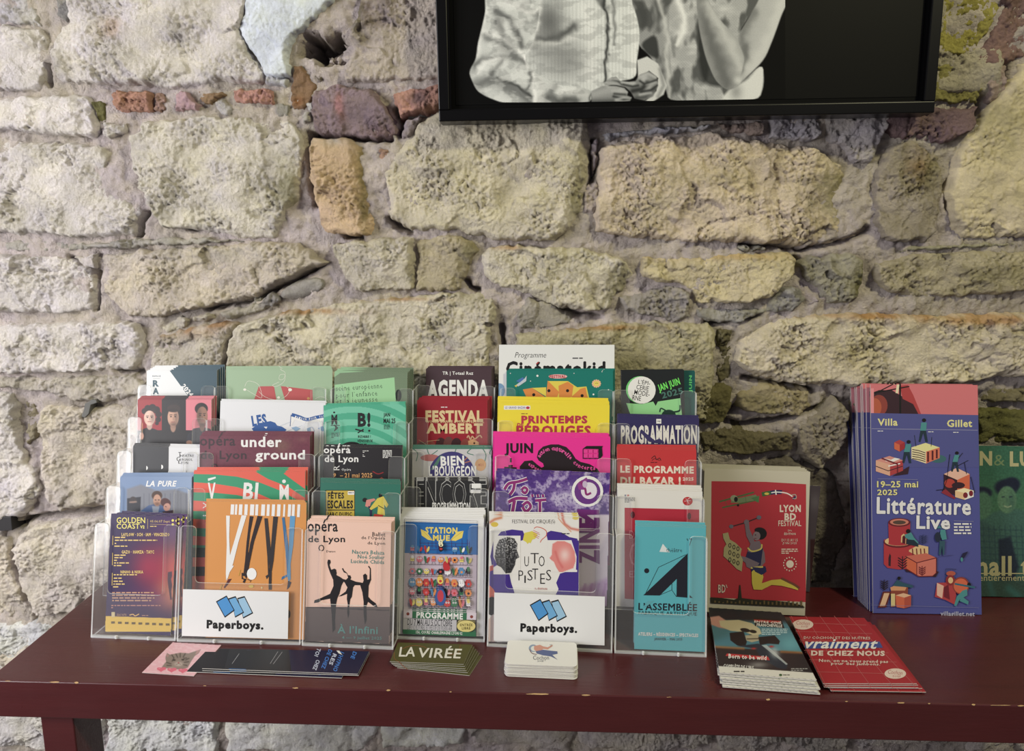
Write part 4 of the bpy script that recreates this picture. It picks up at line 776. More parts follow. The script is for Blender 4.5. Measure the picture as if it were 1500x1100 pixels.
def p(c):
    c.fr('D'); t = (84,146,142); R = Ras(60, 655, 620, 930, 1.0, (104,88,86), 'D'); X, Y = R.U(); R.mix(np.clip((Y - 655) / 230, 0, 1) * .5, (70,58,60)); R.stroke([(90,658),(620,678)], 5, (40,30,34), 1, hard=True)
    c.raster(R); c.T('opéra', 92, 100, 284, 192, K_, .02); c.T('de Lyon', 94, 196, 332, 252, K_, .02); c.T('O', 160, 254, 198, 298, K_, .01); c.rect(158,292,182,300,(247,208,190)); c.T('Danse', 212, 290, 270, 304, K_, 0, res=1)
    for s_, x0, y, x1 in (('Ballet', 508, 174, 592), ('de l’Opéra', 436, 200, 590), ('de Lyon', 476, 234, 590)): c.T(s_, x0, y, x1, y + 26, K_, 0, res=1, rot=1.5)
    for s_, x0, y, x1 in (('Nacera Belaza', 378, 290, 586), ('Noé Soulier', 414, 320, 586), ('Lucinda Childs', 370, 350, 584)): c.T(s_, x0, y, x1, y + 26, t, .01, res=1, rot=2)
    k = (26,22,26)
    c.poly([(222,350),(236,352),(240,368),(232,385),(240,410),(244,416),(262,408),(274,414),(278,436),(276,450),(300,462),(318,475),(338,480),(352,466),(344,440),(324,432),(312,408),(318,404),(326,420),(344,436),(350,450),(366,452),(372,468),(366,478),(400,492),(446,500),(452,486),(448,450),(462,440),(474,452),(474,480),(490,476),(492,410),(480,394),(486,390),(498,408),(500,480),(484,520),(482,590),(500,610),(530,632),(542,658),(520,652),(480,622),(470,650),(472,740),(460,770),(452,700),(452,620),(444,560),(430,515),(394,515),(384,530),(376,590),(366,606),(358,660),(360,700),(352,730),(346,690),(350,640),(344,602),(346,570),(310,585),(290,588),(336,556),(348,530),(330,498),(322,492),(308,520),(296,570),(282,600),(274,640),(268,740),(270,800),(252,820),(246,700),(240,640),(236,602),(180,612),(160,626),(132,630),(136,612),(176,598),(236,570),(258,520),(256,480),(238,440),(224,400),(218,370)], k)
    c.T('À l’Infini', 286, 768, 542, 826, t, .02, rot=1.2); c.T('4 — 9 juillet 2025', 312, 844, 570, 870, t, .01, res=1, rot=1.2)
H3.sheet(0, (450,763), (573,766), 'pale pink dance leaflet with three black dancer silhouettes', 'pale pink dance leaflet', p, (247,208,190), n=4, right=.0011)
# --- column 4
def p(c): c.fr('C'); c.T('TR | Totaal Rez', 960, 62, 1158, 90, W_, .02, res=1); c.T('AGENDA', 862, 115, 1258, 240, W_, .05)
H4.sheet(4, (624,540), (720,540), 'dark plum leaflet headed by big white condensed capitals reading AGENDA', 'dark plum leaflet', p, (74,54,62), n=3, right=.0012)
def p(c):
    c.fr('C'); y = (232,206,150); c.blurb(950,288,1112,298,1,W_); c.T('FESTIVAL', 850, 312, 1222, 388, y, .05); c.T('WORLD DANCE & MUSIC FESTIVAL', 852, 376, 1228, 394, y, .02, res=1); c.T('AMBERT', 856, 396, 1220, 462, y, .05)
    for i, (x, h) in enumerate(((830,20),(880,30),(950,48),(1000,54),(1050,46),(1110,40))): c.ell(x, 536, 34, h, ((90,30,34),(150,70,60),(70,30,32),(110,60,56),(60,26,30),(140,60,50))[i])
    c.line([(806,502),(860,535)], 2, y); c.line([(860,512),(940,504)], 2, y); c.curve([(1118,490),(1128,476),(1140,500),(1152,480),(1170,496),(1200,474),(1214,490)], 8, (214,170,130)); c.poly([(1125,510),(1160,496),(1196,520),(1190,560),(1130,560)], (214,160,110)); c.ell(1165,524,6,6,(60,24,24))
H4.sheet(3, (611,586), (714,586), 'crimson leaflet with two lines of bold cream capitals', 'crimson leaflet', p, (156,28,44), n=4, right=.0016)
def p(c):
    c.fr('C'); g = (70,130,110); c.rect(765,550,1300,562,g)
    for q in ([(770,560),(800,590),(790,640)], [(860,560),(880,600),(930,570)], [(1050,556),(1040,590),(1060,610)], [(1150,556),(1120,585),(1160,600)], [(1220,560),(1240,600),(1230,650)], [(1276,560),(1265,590),(1285,640)]): c.curve(q, 5, g)
    c.ell(880,618,62,22,(186,110,108)); c.ell(1020,736,150,158,(64,58,124),a0=180,a1=360); c.poly([(880,700),(940,610),(960,600),(920,680)], (80,130,110)); c.ell(1205,664,36,40,(222,168,110)); c.T('#21', 1190, 655, 1222, 672, (180,90,60), .02, res=1)
    c.T('BIEN', 948, 606, 1100, 668, W_, .04, rot=-2); c.T('L’BOURGEON', 874, 672, 1176, 734, W_, .035); c.line([(1098,638),(1120,616)], 6, (190,120,90)); c.line([(1104,650),(1140,640)], 6, (190,120,90))
H4.sheet(2, (604,655), (720,656), 'pale grey leaflet with a purple dome and wobbly white letters', 'pale grey dome leaflet', p, (206,204,206), n=2)
def p(c):
    c.fr('C'); g = (196,196,194)
    c.T('ENCORE', 792, 760, 1246, 944, g, .012); c.T('ENCORE', 797, 765, 1241, 939, (38,38,40), -.004); c.rect(1148,784,1206,814,W_); c.rect(1142,824,1206,846,W_)
    c.T('PROGRAMMATION', 894, 906, 1136, 956, W_, .02)
H4.sheet(1, (607,703), (714,703), 'near-black leaflet with thin outlined serif capitals reading ENCORE', 'black outlined leaflet', p, (38,38,40), n=2)
def p(c):
    c.fr('N'); c.poly([(126,125),(683,142),(672,1000),(110,978)], (214,196,214)); c.poly([(126,125),(683,142),(681,380),(120,366)], (20,112,192))
    y = (246,222,90); c.T('STATION', 278, 168, 524, 218, y, .045, rot=1); c.T('MUE', 336, 228, 466, 274, y, .045, rot=1)
    for q in ([(242,182),(290,206),(336,270),(300,266),(250,232)], [(572,196),(520,204),(468,270),(510,274),(560,250)]): c.poly(q, y); c.line([q[0], q[2]], 2, (170,130,40))
    for x in (240,300,330,360,480,510,560,600,616): c.line([(x,262 + (x % 40)),(x,330)], 3, (70,40,110))
    for yy in (290,312,340): c.line([(236,yy),(620,yy + 4)], 3, (70,40,110))
    r = random.Random(4); pal = [(214,60,60),(240,220,110),(90,150,200),(226,120,140),(60,130,90),(36,30,44),(250,246,250),(240,150,80)]
    for ry in (330, 410, 500, 590, 660, 740):
        for j, x in enumerate(range(180, 650, 54)):
            if ry == 330 and 340 < x < 460: continue
            k1, k2, k3 = r.sample(pal, 3); s = r.uniform(19, 27); t = r.randrange(4); Y0 = ry + x * .02
            if t == 0: c.ell(x, Y0, s, s, k1); c.ell(x - 8, Y0 - 8, 7, 7, (250,246,250)); c.ell(x - 8, Y0 - 8, 3, 3, K_); c.ell(x + 10, Y0 - 8, 7, 7, (250,246,250)); c.ell(x + 10, Y0 - 8, 3, 3, K_)
            elif t == 1:
                for a in range(0, 360, 60): c.ell(x + 15 * math.cos(math.radians(a)), Y0 + 15 * math.sin(math.radians(a)), 10, 10, k1)
                c.ell(x, Y0, 9, 9, k2)
            elif t == 2: c.ell(x - 8, Y0, 9, s + 6, k1, rot=-14); c.ell(x + 12, Y0 + 2, 9, s, k2, rot=20); c.line([(x - 12, Y0 - 20), (x - 4, Y0 + 20)], 2, K_)
            else: c.rect(x - 16, Y0 - 14, x + 14, Y0 + 14, k1); c.ell(x, Y0 - 18, 12, 12, k2); c.line([(x - 14, Y0), (x + 14, Y0)], 3, K_)
            c.line([(x - 9, Y0 + s * .7), (x - 12, Y0 + 38)], 2.5, K_); c.line([(x + 9, Y0 + s * .7), (x + 12, Y0 + 38)], 2.5, K_)
        c.line([(155, ry + 40), (640, ry + 50)], 3, (60,40,60))
    c.ell(402,300,17,13,(250,246,200)); c.ell(402,302,6,6,K_); c.ell(402,332,16,20,K_); c.ell(402,330,12,8,(214,50,50)); c.ell(398,576,22,22,y); c.ell(398,576,11,11,(214,60,50)); c.ell(398,700,42,66,(60,100,170)); c.ell(398,690,24,46,(210,60,80)); c.ell(446,474,26,26,(206,40,50))
    g = (54,120,84); c.poly([(116,798),(672,818),(670,872),(114,856)], (226,214,226)); c.poly([(184,804),(600,818),(598,872),(182,858)], g); c.T('PROGRAMME', 214, 816, 570, 864, W_, .04, rot=2.0); c.ell(150,826,12,12,(150,70,60)); c.ell(636,848,12,12,(150,70,60))
    c.poly([(114,858),(522,874),(520,964),(112,944)], (200,198,204)); c.T('DU 7 MAI AU 5 OCTOBRE', 146, 868, 488, 916, (40,40,44), .004, rot=1.8, res=2); c.T('LIEU CULTUREL ET FESTIF DE PLEIN AIR', 146, 914, 488, 950, (60,60,66), -.008, rot=1.8, res=1)
    c.ell(595,920,74,48,K_); c.ell(595,920,71,45,(232,216,130)); c.T('ENTRÉE', 548, 896, 644, 920, (90,80,30), .02, res=1); c.T('LIBRE', 562, 926, 628, 946, (90,80,30), .02, res=1)
    c.poly([(112,944),(672,966),(671,1000),(110,978)], g); c.T('156, COURS CHARLEMAGNE LYON 02', 212, 958, 566, 986, W_, .02, rot=1.8, res=1); c.line([(126,126),(683,143),(671,1000)], 2, (60,60,70)); c.line([(126,126),(111,978)], 2, (60,60,70))
H4.sheet(0, (586,757), (709,759), 'white-bordered programme with a blue sky and crowds of cartoon creatures', 'white-bordered programme', p, (244,244,244), n=6, up=.0019)
# --- column 5
def p(c):
    c.fr('E'); c.T('Programme', 238, 114, 440, 160, (40,40,44), -.008, sh=.28); c.blurb(610,146,808,162,1,(90,90,94)); c.T('Cinématokid', 186, 176, 818, 262, K_, .045); c.line([(376,190),(392,178)], 6, (200,40,40)); c.ell(140,360,34,46,(120,160,200)); c.ell(705,400,40,60,(100,140,180))
H5.sheet(4, (731,505), (900,505), 'tall white programme headed in slim italic and heavy black type', 'tall white programme', p, (238,240,240), n=1, off=.012, up=0)
def p(c):
    c.fr('E'); o = (232,142,52); y = (236,216,60); g = (18,122,112); c.poly([(440,420),(450,300),(520,300),(580,300),(640,340),(700,335),(720,420)], y); c.poly([(290,354),(350,344),(430,400),(430,420),(320,420)], o); c.poly([(450,296),(524,370),(505,420),(438,420)], o); c.poly([(520,330),(580,304),(616,330),(606,400),(560,420),(524,408)], o); c.poly([(604,400),(660,350),(694,340),(706,400),(720,425),(620,425)], o); c.poly([(350,344),(440,340),(440,400)], y)
    for x, yy in ((360,388),(458,362),(578,362),(672,394)): c.ell(x, yy, 10, 10, K_)
    c.ell(516,270,60,14,(246,190,190)); c.T('FESTIVAL', 462, 260, 568, 282, (190,40,50), .04, res=1); c.ell(764,316,20,17,(240,220,90))
    for a in range(0, 360, 30): c.ell(764 + 24 * math.cos(math.radians(a)), 316 + 21 * math.sin(math.radians(a)), 6, 6, (246,196,150))
    c.line([(756,316),(764,312)], 2, K_); c.line([(766,312),(774,315)], 2, K_); c.poly([(240,330),(300,285),(315,265),(312,300),(262,334)], (200,210,220)); c.poly([(246,300),(290,275),(300,285),(270,310)], (70,120,190)); c.poly([(236,330),(256,322),(248,340)], (230,210,70))
    for x, yy, s in ((384,266,7),(210,250,3),(745,386,6),(620,250,3),(842,356,4),(800,240,3),(340,300,3)): c.ell(x, yy, s, s, W_)
    c.blurb(232,408,256,418,1,(200,230,220))
H5.sheet(4, (742,543), (898,543), 'teal booklet with orange and yellow arches and a smiling sun', 'teal and orange booklet', p, (18,122,112), n=2, th=.0012, right=.0014)
def p(c):
    c.fr('E'); r = (196,40,72); c.rect(168,458,338,484,W_); c.T('LE GRAND BAZAR', 176, 464, 308, 478, (80,60,140), .01, res=1); c.ell(322,472,12,9,r); c.blurb(280,506,434,516,1,(150,100,40)); c.T('PRINTEMPS', 280, 522, 706, 574, r, .05); c.T('DE', 254, 570, 294, 592, r, .05); c.T('PÉROUGES', 252, 574, 724, 650, r, .05)
H5.sheet(3, (730,590), (893,593), 'bright yellow booklet with bold crimson capitals', 'bright yellow booklet', p, (246,226,66), n=5, up=.0021, right=-.0003)
def p(c):
    c.fr('E'); c.T('JUIN', 172, 700, 356, 784, K_, .045); c.rect(206,796,218,824,K_); c.T('L', 196, 842, 226, 870, K_, .05, rot=90); c.line([(170,858),(250,862)], 12, K_)
    up = [(380,790),(390,750),(420,722),(470,708),(520,708),(570,725),(605,760),(630,800),(660,820),(720,835),(770,865),(800,910)]; c.poly(up + [(800,1000),(270,1000),(270,850),(300,815),(350,810),(385,840),(410,858),(426,850),(420,830),(392,812)], (34,22,28))
    c.arc('action culturelle', [(392,790),(420,752),(470,735),(530,742),(575,770),(602,800)], 26, (246,80,170), .03); c.arc('concerts', [(615,820),(650,848),(700,862),(760,864)], 26, (246,80,170), .03); c.arc('expositions', [(326,832),(360,856),(420,890),(480,910)], 24, (246,80,170), .03)
    c.poly([(676,736),(700,718),(806,718),(800,730),(804,780),(786,802),(778,800),(778,738)], K_)
    for i in range(3):
        for j in range(2): c.rect(682 + i * 32, 742 + j * 28, 708 + i * 32, 764 + j * 28, (244,52,158))
        c.poly([(682 + i * 32, 796), (706 + i * 32, 796), (690 + i * 32, 802)], K_)
    c.rect(676,736,680,796,K_); c.rect(676,796,778,800,K_)
H5.sheet(2, (724,639), (894,641), 'hot pink booklet with black wavy shape and curved lettering', 'hot pink booklet', p, (244,52,158), n=4, up=.0018, right=-.0008)
def p(c):
    R = Ras(118, 880, 850, 1960, 1.1, (84,48,140), 'E'); X, Y = R.U(); n_ = fbm(X / 60, Y / 60, 5, 4); R.mix(np.clip(n_ * 2.2 - .2 + (X - 118) / 1500, 0, .75), (206,194,226)); R.blob(570,1060,110,80,(214,206,232),.8)
    m = fbm(X / 14, Y / 14, 9, 3); R.mix(np.clip(m * 3 - .6, 0, 1) * .6, (60,30,110)); R.fill([(640,1160),(860,1160),(860,2000),(640,2000)], (226,214,232), 10); R.fill([(640,1640),(860,1560),(860,2000),(640,2000)], (190,140,210), 30, .7); R.mix(np.clip(np.sin(X / 7 + Y / 30) * 2, 0, 1) * .25 * (Y > 1600), (150,70,170)); c.raster(R)
    c.fr('E'); mg = (150,38,122); v = (124,40,132)
    for wdt, cl in ((44, W_), (30, mg)):
        c.curve([(172,998),(200,960),(260,948),(318,930)], wdt * .62, cl); c.curve([(236,960),(228,1000),(206,1032)], wdt * .62, cl); c.curve([(282,1000),(300,985),(318,1000),(304,1022),(284,1008)], wdt * .55, cl)
        c.curve([(196,1080),(250,1056),(320,1058)], wdt * .7, cl); c.curve([(236,1070),(222,1150),(210,1200)], wdt * .7, cl); c.curve([(290,1100),(320,1080),(340,1110),(310,1140),(288,1110)], wdt * .6, cl); c.curve([(370,1070),(440,1064)], wdt * .6, cl); c.curve([(400,1070),(400,1180)], wdt * .6, cl)
        for x in (350, 385, 418): c.curve([(x, 1030), (x + 3, 1048)], wdt * .5, cl)
    c.ell(706,1010,102,100,W_); c.ell(706,1012,84,82,(112,52,142)); c.ell(716,1006,52,54,(236,230,240)); c.poly([(640,960),(700,920),(706,930),(690,1000),(650,1000)], (150,60,150)); c.curve([(660,945),(690,990),(700,1030),(730,1020)], 14, mg); c.ell(690,965,16,22,(210,190,220))
    c.fr('F'); c.T('ZINE', 560, 155, 860, 305, v, .05, rot=-90)
    for q in ([(640,25),(780,30),(780,60),(700,62),(780,120),(780,150),(640,145),(640,115),(735,115),(640,60)],): c.poly(q, v)
H5.sheet(1, (727,691), (893,697), 'purple and lilac magazine with magenta bubble lettering and ring', 'purple and lilac magazine', p, (120,80,160), n=2, th=.0013, right=-.0005, name='magazine', cat='magazine')
def p(c):
    c.fr('F'); v = (70,44,150); o = (222,110,90)
    R = Ras(60, 60, 660, 900, 1.0, (240,238,234), 'F'); R.stroke([(80,110),(110,90),(150,80)], 9, (210,110,60), .8); R.stroke([(540,70),(560,120),(600,150),(650,160)], 8, (214,100,80), .8); R.stroke([(500,60),(540,110),(600,170)], 3, (220,120,60), .8)
    c.raster(R); c.ell(108,124,24,16,(226,196,60)); c.ell(630,74,26,20,(226,206,70))
    c.poly([(80,330),(100,230),(150,170),(220,156),(290,164),(300,190),(290,225),(250,238),(210,206),(160,210),(130,270),(118,330),(120,380),(90,385)], v); c.poly([(60,480),(80,420),(130,402),(190,410),(205,450),(215,500),(235,560),(240,600),(60,600)], v)
    c.poly([(60,400),(110,380),(130,400),(110,415),(80,425),(60,470)], (206,80,70)); c.poly([(60,500),(100,540),(130,600),(60,620)], o); c.ell(90,650,40,60,K_); c.poly([(50,760),(100,700),(110,880),(50,880)], (226,200,190))
    c.poly([(440,180),(470,164),(540,176),(590,205),(640,215),(655,260),(655,600),(490,600),(520,540),(505,500),(530,440),(600,420),(630,380),(620,300),(590,235),(520,245),(450,225)], v)
    c.poly([(300,178),(350,166),(385,190),(370,215),(350,222),(340,245),(330,240),(320,250),(312,238),(290,225)], (230,216,60)); c.curve([(362,150),(378,140),(410,146),(440,166),(440,196),(412,222),(402,240)], 5, o)
    for q in ([(356,160),(396,180)], [(356,172),(400,190)], [(358,186),(396,204)], [(362,198),(392,214)]): c.line(q, 3, o)
    R2 = Ras(100, 196, 275, 445, .7, (240,238,234), 'F'); m_ = R2.fill([(120,260),(140,220),(190,204),(236,214),(256,250),(252,290),(268,335),(246,348),(240,385),(215,435),(180,440),(150,400),(120,385),(108,330)], (40,40,44), 2)
    X, Y = R2.U(); R2.mix(np.clip(fbm(X / 11, Y / 11, 3, 3) * 3, 0, 1) * m_ * (1 - np.clip((Y - 250) / 200, 0, .8)), (190,190,192)); bgm = 1 - m_; R2.C = R2.C * m_[..., None] + np.array((240,238,234.)) * bgm[..., None]; R2.fill([(100,330),(124,386),(100,400)], v, 1); c.raster(R2)
    R3 = Ras(450, 225, 640, 430, .9, (240,238,234), 'F'); m_ = R3.fill([(478,290),(480,250),(510,232),(560,232),(600,250),(625,300),(630,360),(615,405),(560,425),(530,440),(505,400),(490,365),(470,350),(462,340),(476,320)], (236,140,134), 2); R3.blob(560,320,34,44,(250,220,214),.9,inside=m_); R3.stroke([(500,300),(520,360),(545,400)],8,(214,90,90),.5,inside=m_); c.raster(R3)
    c.poly([(600,215),(655,230),(655,420),(632,415),(636,330),(618,270)], v)
    k = (24,22,26)
    c.T('U', 300, 330, 328, 394, k, -.012); c.T('T', 340, 308, 392, 374, k, -.012); c.T('O', 392, 326, 430, 394, k, -.012); c.T('P', 262, 420, 292, 484, k, -.012); c.T('I', 300, 452, 308, 500, k, -.01); c.T('S', 320, 418, 352, 484, k, -.012); c.T('T', 350, 408, 388, 478, k, -.012); c.T('E', 402, 440, 432, 506, k, -.012); c.T('S', 440, 416, 472, 484, k, -.012)
    c.T('FESTIVAL DE CIRQUE(S)', 222, 92, 496, 124, (70,66,66), -.015); c.blurb(540,178,636,190,1,(40,40,50)); c.T('7e ÉDITION', 366, 528, 446, 546, (206,100,90), 0, res=1)
H5.sheet(0, (717,756), (848,759), 'square white circus leaflet with purple arms and two facing heads', 'square circus leaflet', p, (240,238,234), n=4, up=.0015, right=-.0002)
# --- column 6
def p(c):
    c.fr('E'); g = (110,214,118); gl = (150,224,150); c.ell(1046,356,92,88,g); c.ell(1056,358,90,88,W_)
    for t, a in (('L’ÉPI-', (1034,290,1112,322)), ('CERIE', (1022,328,1102,358)), ('MODE-', (1008,362,1108,394)), ('RNE', (996,394,1052,424))): c.T(t, *a, K_, .005, rot=9)
    c.T('JAN JUIN', 1160, 300, 1306, 358, (110,240,90), .04, rot=-19); c.T('2025', 1182, 356, 1322, 398, (70,120,110), .03, rot=-14); c.poly([(956,442),(1060,448),(1130,432),(1146,460),(1160,432),(1304,410),(1320,560),(1000,560)], gl); c.ell(1230,520,46,36,(24,60,54)); c.curve([(1172,500),(1180,476),(1210,490)], 9, (24,60,54)); c.curve([(1260,500),(1300,490),(1304,455)], 11, (24,60,54))
H6.sheet(4, (910,543), (1002,542), 'black leaflet with a white round title badge and green shapes', 'black badge leaflet', p, (20,26,32), n=1, right=-.0006)
def p(c): c.fr('E'); c.T('JUIN', 1318, 306, 1428, 330, (90,220,120), .04, rot=-90)
H6.sheet(4, (920,544), (1018,544), 'teal leaflet showing only its right edge with green JUIN lettering', 'teal edge leaflet', p, (12,88,88), n=1, off=.0135)
def p(c):
    c.fr('E'); c.rect(1150,544,1182,574,W_); c.T('cap', 1154, 554, 1178, 566, (60,60,80), .02, res=1); c.T('PROGRAMMATION', 922, 584, 1412, 706, (236,232,224), .04); c.poly([(1046,628),(1066,622),(1140,682),(1170,670),(1200,690),(1200,704),(1140,700),(1100,690)], (60,54,108)); c.blurb(932,704,968,712,1,(150,150,180)); c.blurb(1360,722,1398,730,1,(150,150,180))
H6.sheet(3, (905,609), (1024,612), 'indigo leaflet filled with tall white condensed capitals', 'indigo leaflet', p, (50,44,94), n=2)
def p(c):
    c.fr('E'); c.curve([(1118,800),(1140,782),(1150,806),(1170,796),(1180,812)], 5, (90,24,28)); c.curve([(1122,812),(1140,800),(1172,812)], 4, (90,24,28)); c.blurb(1114,820,1178,830,1,(90,24,28)); c.T('LE PROGRAMME', 918, 846, 1392, 894, (246,228,210), .05, rot=.8); c.T('DU BAZAR !', 918, 916, 1308, 970, (246,228,210), .05); c.T('2025', 1320, 920, 1390, 942, (246,228,210), .04)
H6.sheet(2, (904,658), (1020,659), 'coral red leaflet with chunky cream capitals', 'coral red leaflet', p, (204,58,62), n=3, up=.0019)
def p(c):
    c.fr('E'); c.rect(946,1032,956,1042,(50,60,140)); c.rect(962,1032,974,1042,(200,60,60)); c.blurb(946,1050,1012,1084,4,(110,110,116)); c.ell(1352,1074,32,28,(200,40,46)); c.line([(1330,1074),(1374,1070)], 2, W_); c.line([(1340,1056),(1362,1092)], 2, W_)
    c.fr('F'); c.poly([(946,16),(1426,28),(1424,640),(946,602)], (190,26,56)); c.T('DA', 976, 162, 1040, 216, (226,120,130), .0); c.T('C', 976, 236, 1050, 400, (226,120,130), -.01); c.T('EX', 976, 424, 1040, 464, (226,140,150), 0); c.ell(998,62,14,22,(90,16,34)); c.ell(1362,70,12,22,(90,16,34))
H6.sheet(1, (905,716), (1029,720), 'white leaflet with a small red disc and a crimson picture below', 'white and crimson leaflet', p, (236,234,230), n=4, up=.0019)
def p(c):
    c.fr('F'); k = (28,30,44); c.poly([(1192,248),(1238,304),(1170,300)], (228,236,238)); c.T('théâtre', 1214, 276, 1316, 302, (52,84,96), .0, res=1); c.T('7', 1362, 214, 1380, 262, k, -.01, sh=.1); c.line([(1348,214),(1352,228)], 4, k)
    c.poly([(1352,310),(1350,596),(1280,590),(1282,474),(1172,582),(1066,580)], k); c.line([(1340,318),(1164,400),(1082,566)], 3, k); c.line([(1170,580),(1250,546),(1280,590)], 3, k); c.line([(1250,546),(1250,500)], 3, k); c.ell(1088,422,16,16,k); c.poly([(1364,578),(1384,597),(1366,596)], k)
    c.T('L’ASSEMBLÉE', 1036, 622, 1412, 678, k, .022, rot=1.2); c.poly([(1094,618),(1136,616),(1092,648),(1064,660)], (92,176,190)); c.T('FABRIQUE ARTISTIQUE', 1036, 685, 1412, 711, k, -.005, rot=1.4, res=1); c.T('ATELIERS – RÉSIDENCES – SPECTACLES', 1034, 818, 1420, 844, W_, .04, rot=1.5, res=1); c.T('JANVIER – MAI 2025', 1136, 854, 1318, 876, k, 0, rot=1, res=1)
H6.sheet(0, (931,770), (1034,773), 'turquoise leaflet with a large black slanted letter A', 'turquoise leaflet', p, (96,184,198), n=3, up=.0017, right=-.0003)
# --- white name cards stuck to the two wide holders
def card(H, TL, TR, hh, fr, dx):
    O = H.O - H.y * .0012; a = onplane(*TL, O, H.n); b = onplane(*TR, O, H.n); r = (b - a) / np.linalg.norm(b - a); u = np.cross(H.n, r); wd = np.linalg.norm(b - a); M = frame_matrix(r, u, H.n, (a + b) / 2 - u * hh)
    v, f = boxv(-wd / 2, 0, -.0006, wd / 2, hh, 0); o = obj('name_card', v, f, paper((212, 213, 214))); o.parent = H.root; o.matrix_parent_inverse = Matrix.Identity(4); o.matrix_local = H.root.matrix_world.inverted() @ M
    tag(o, 'white card with three blue sheets and black bold lettering')
    cv = Cover(O, H.n, M.inverted()); cv.fr(fr); X = dx[0]; Y = dx[1]; q = lambda L: [(x + X, y + Y) for x, y in L]
    s3 = [((868,666),(932,630),(982,720),(922,764)), ((946,648),(990,634),(1042,734),(988,764),(978,722)), ((1004,646),(1048,634),(1100,738),(1040,770),(1030,728))]
    for i, L in reversed(list(enumerate(s3))):
        L = q(L); cx = sum(p_[0] for p_ in L) / len(L); cy2 = sum(p_[1] for p_ in L) / len(L); cv.poly([(cx + (x - cx) * 1.07, cy2 + (y - cy2) * 1.07) for x, y in L], K_); cv.poly([(cx + (x - cx) * .93, cy2 + (y - cy2) * .93) for x, y in L], ((70,156,226),(110,180,232),(160,206,238))[i])
    cv.T('Paperboys.', 804 + X, 786 + Y, 1170 + X, 858 + Y, K_, .048, rot=1.2); cv.done(o, 'card_print')
H2.root.matrix_world; bpy.context.view_layer.update()
card(H2, (268,863), (423,867), .0655, 'B', (0, 0)); card(H5, (724,868), (886,874), .0665, 'F', (-530, -22))
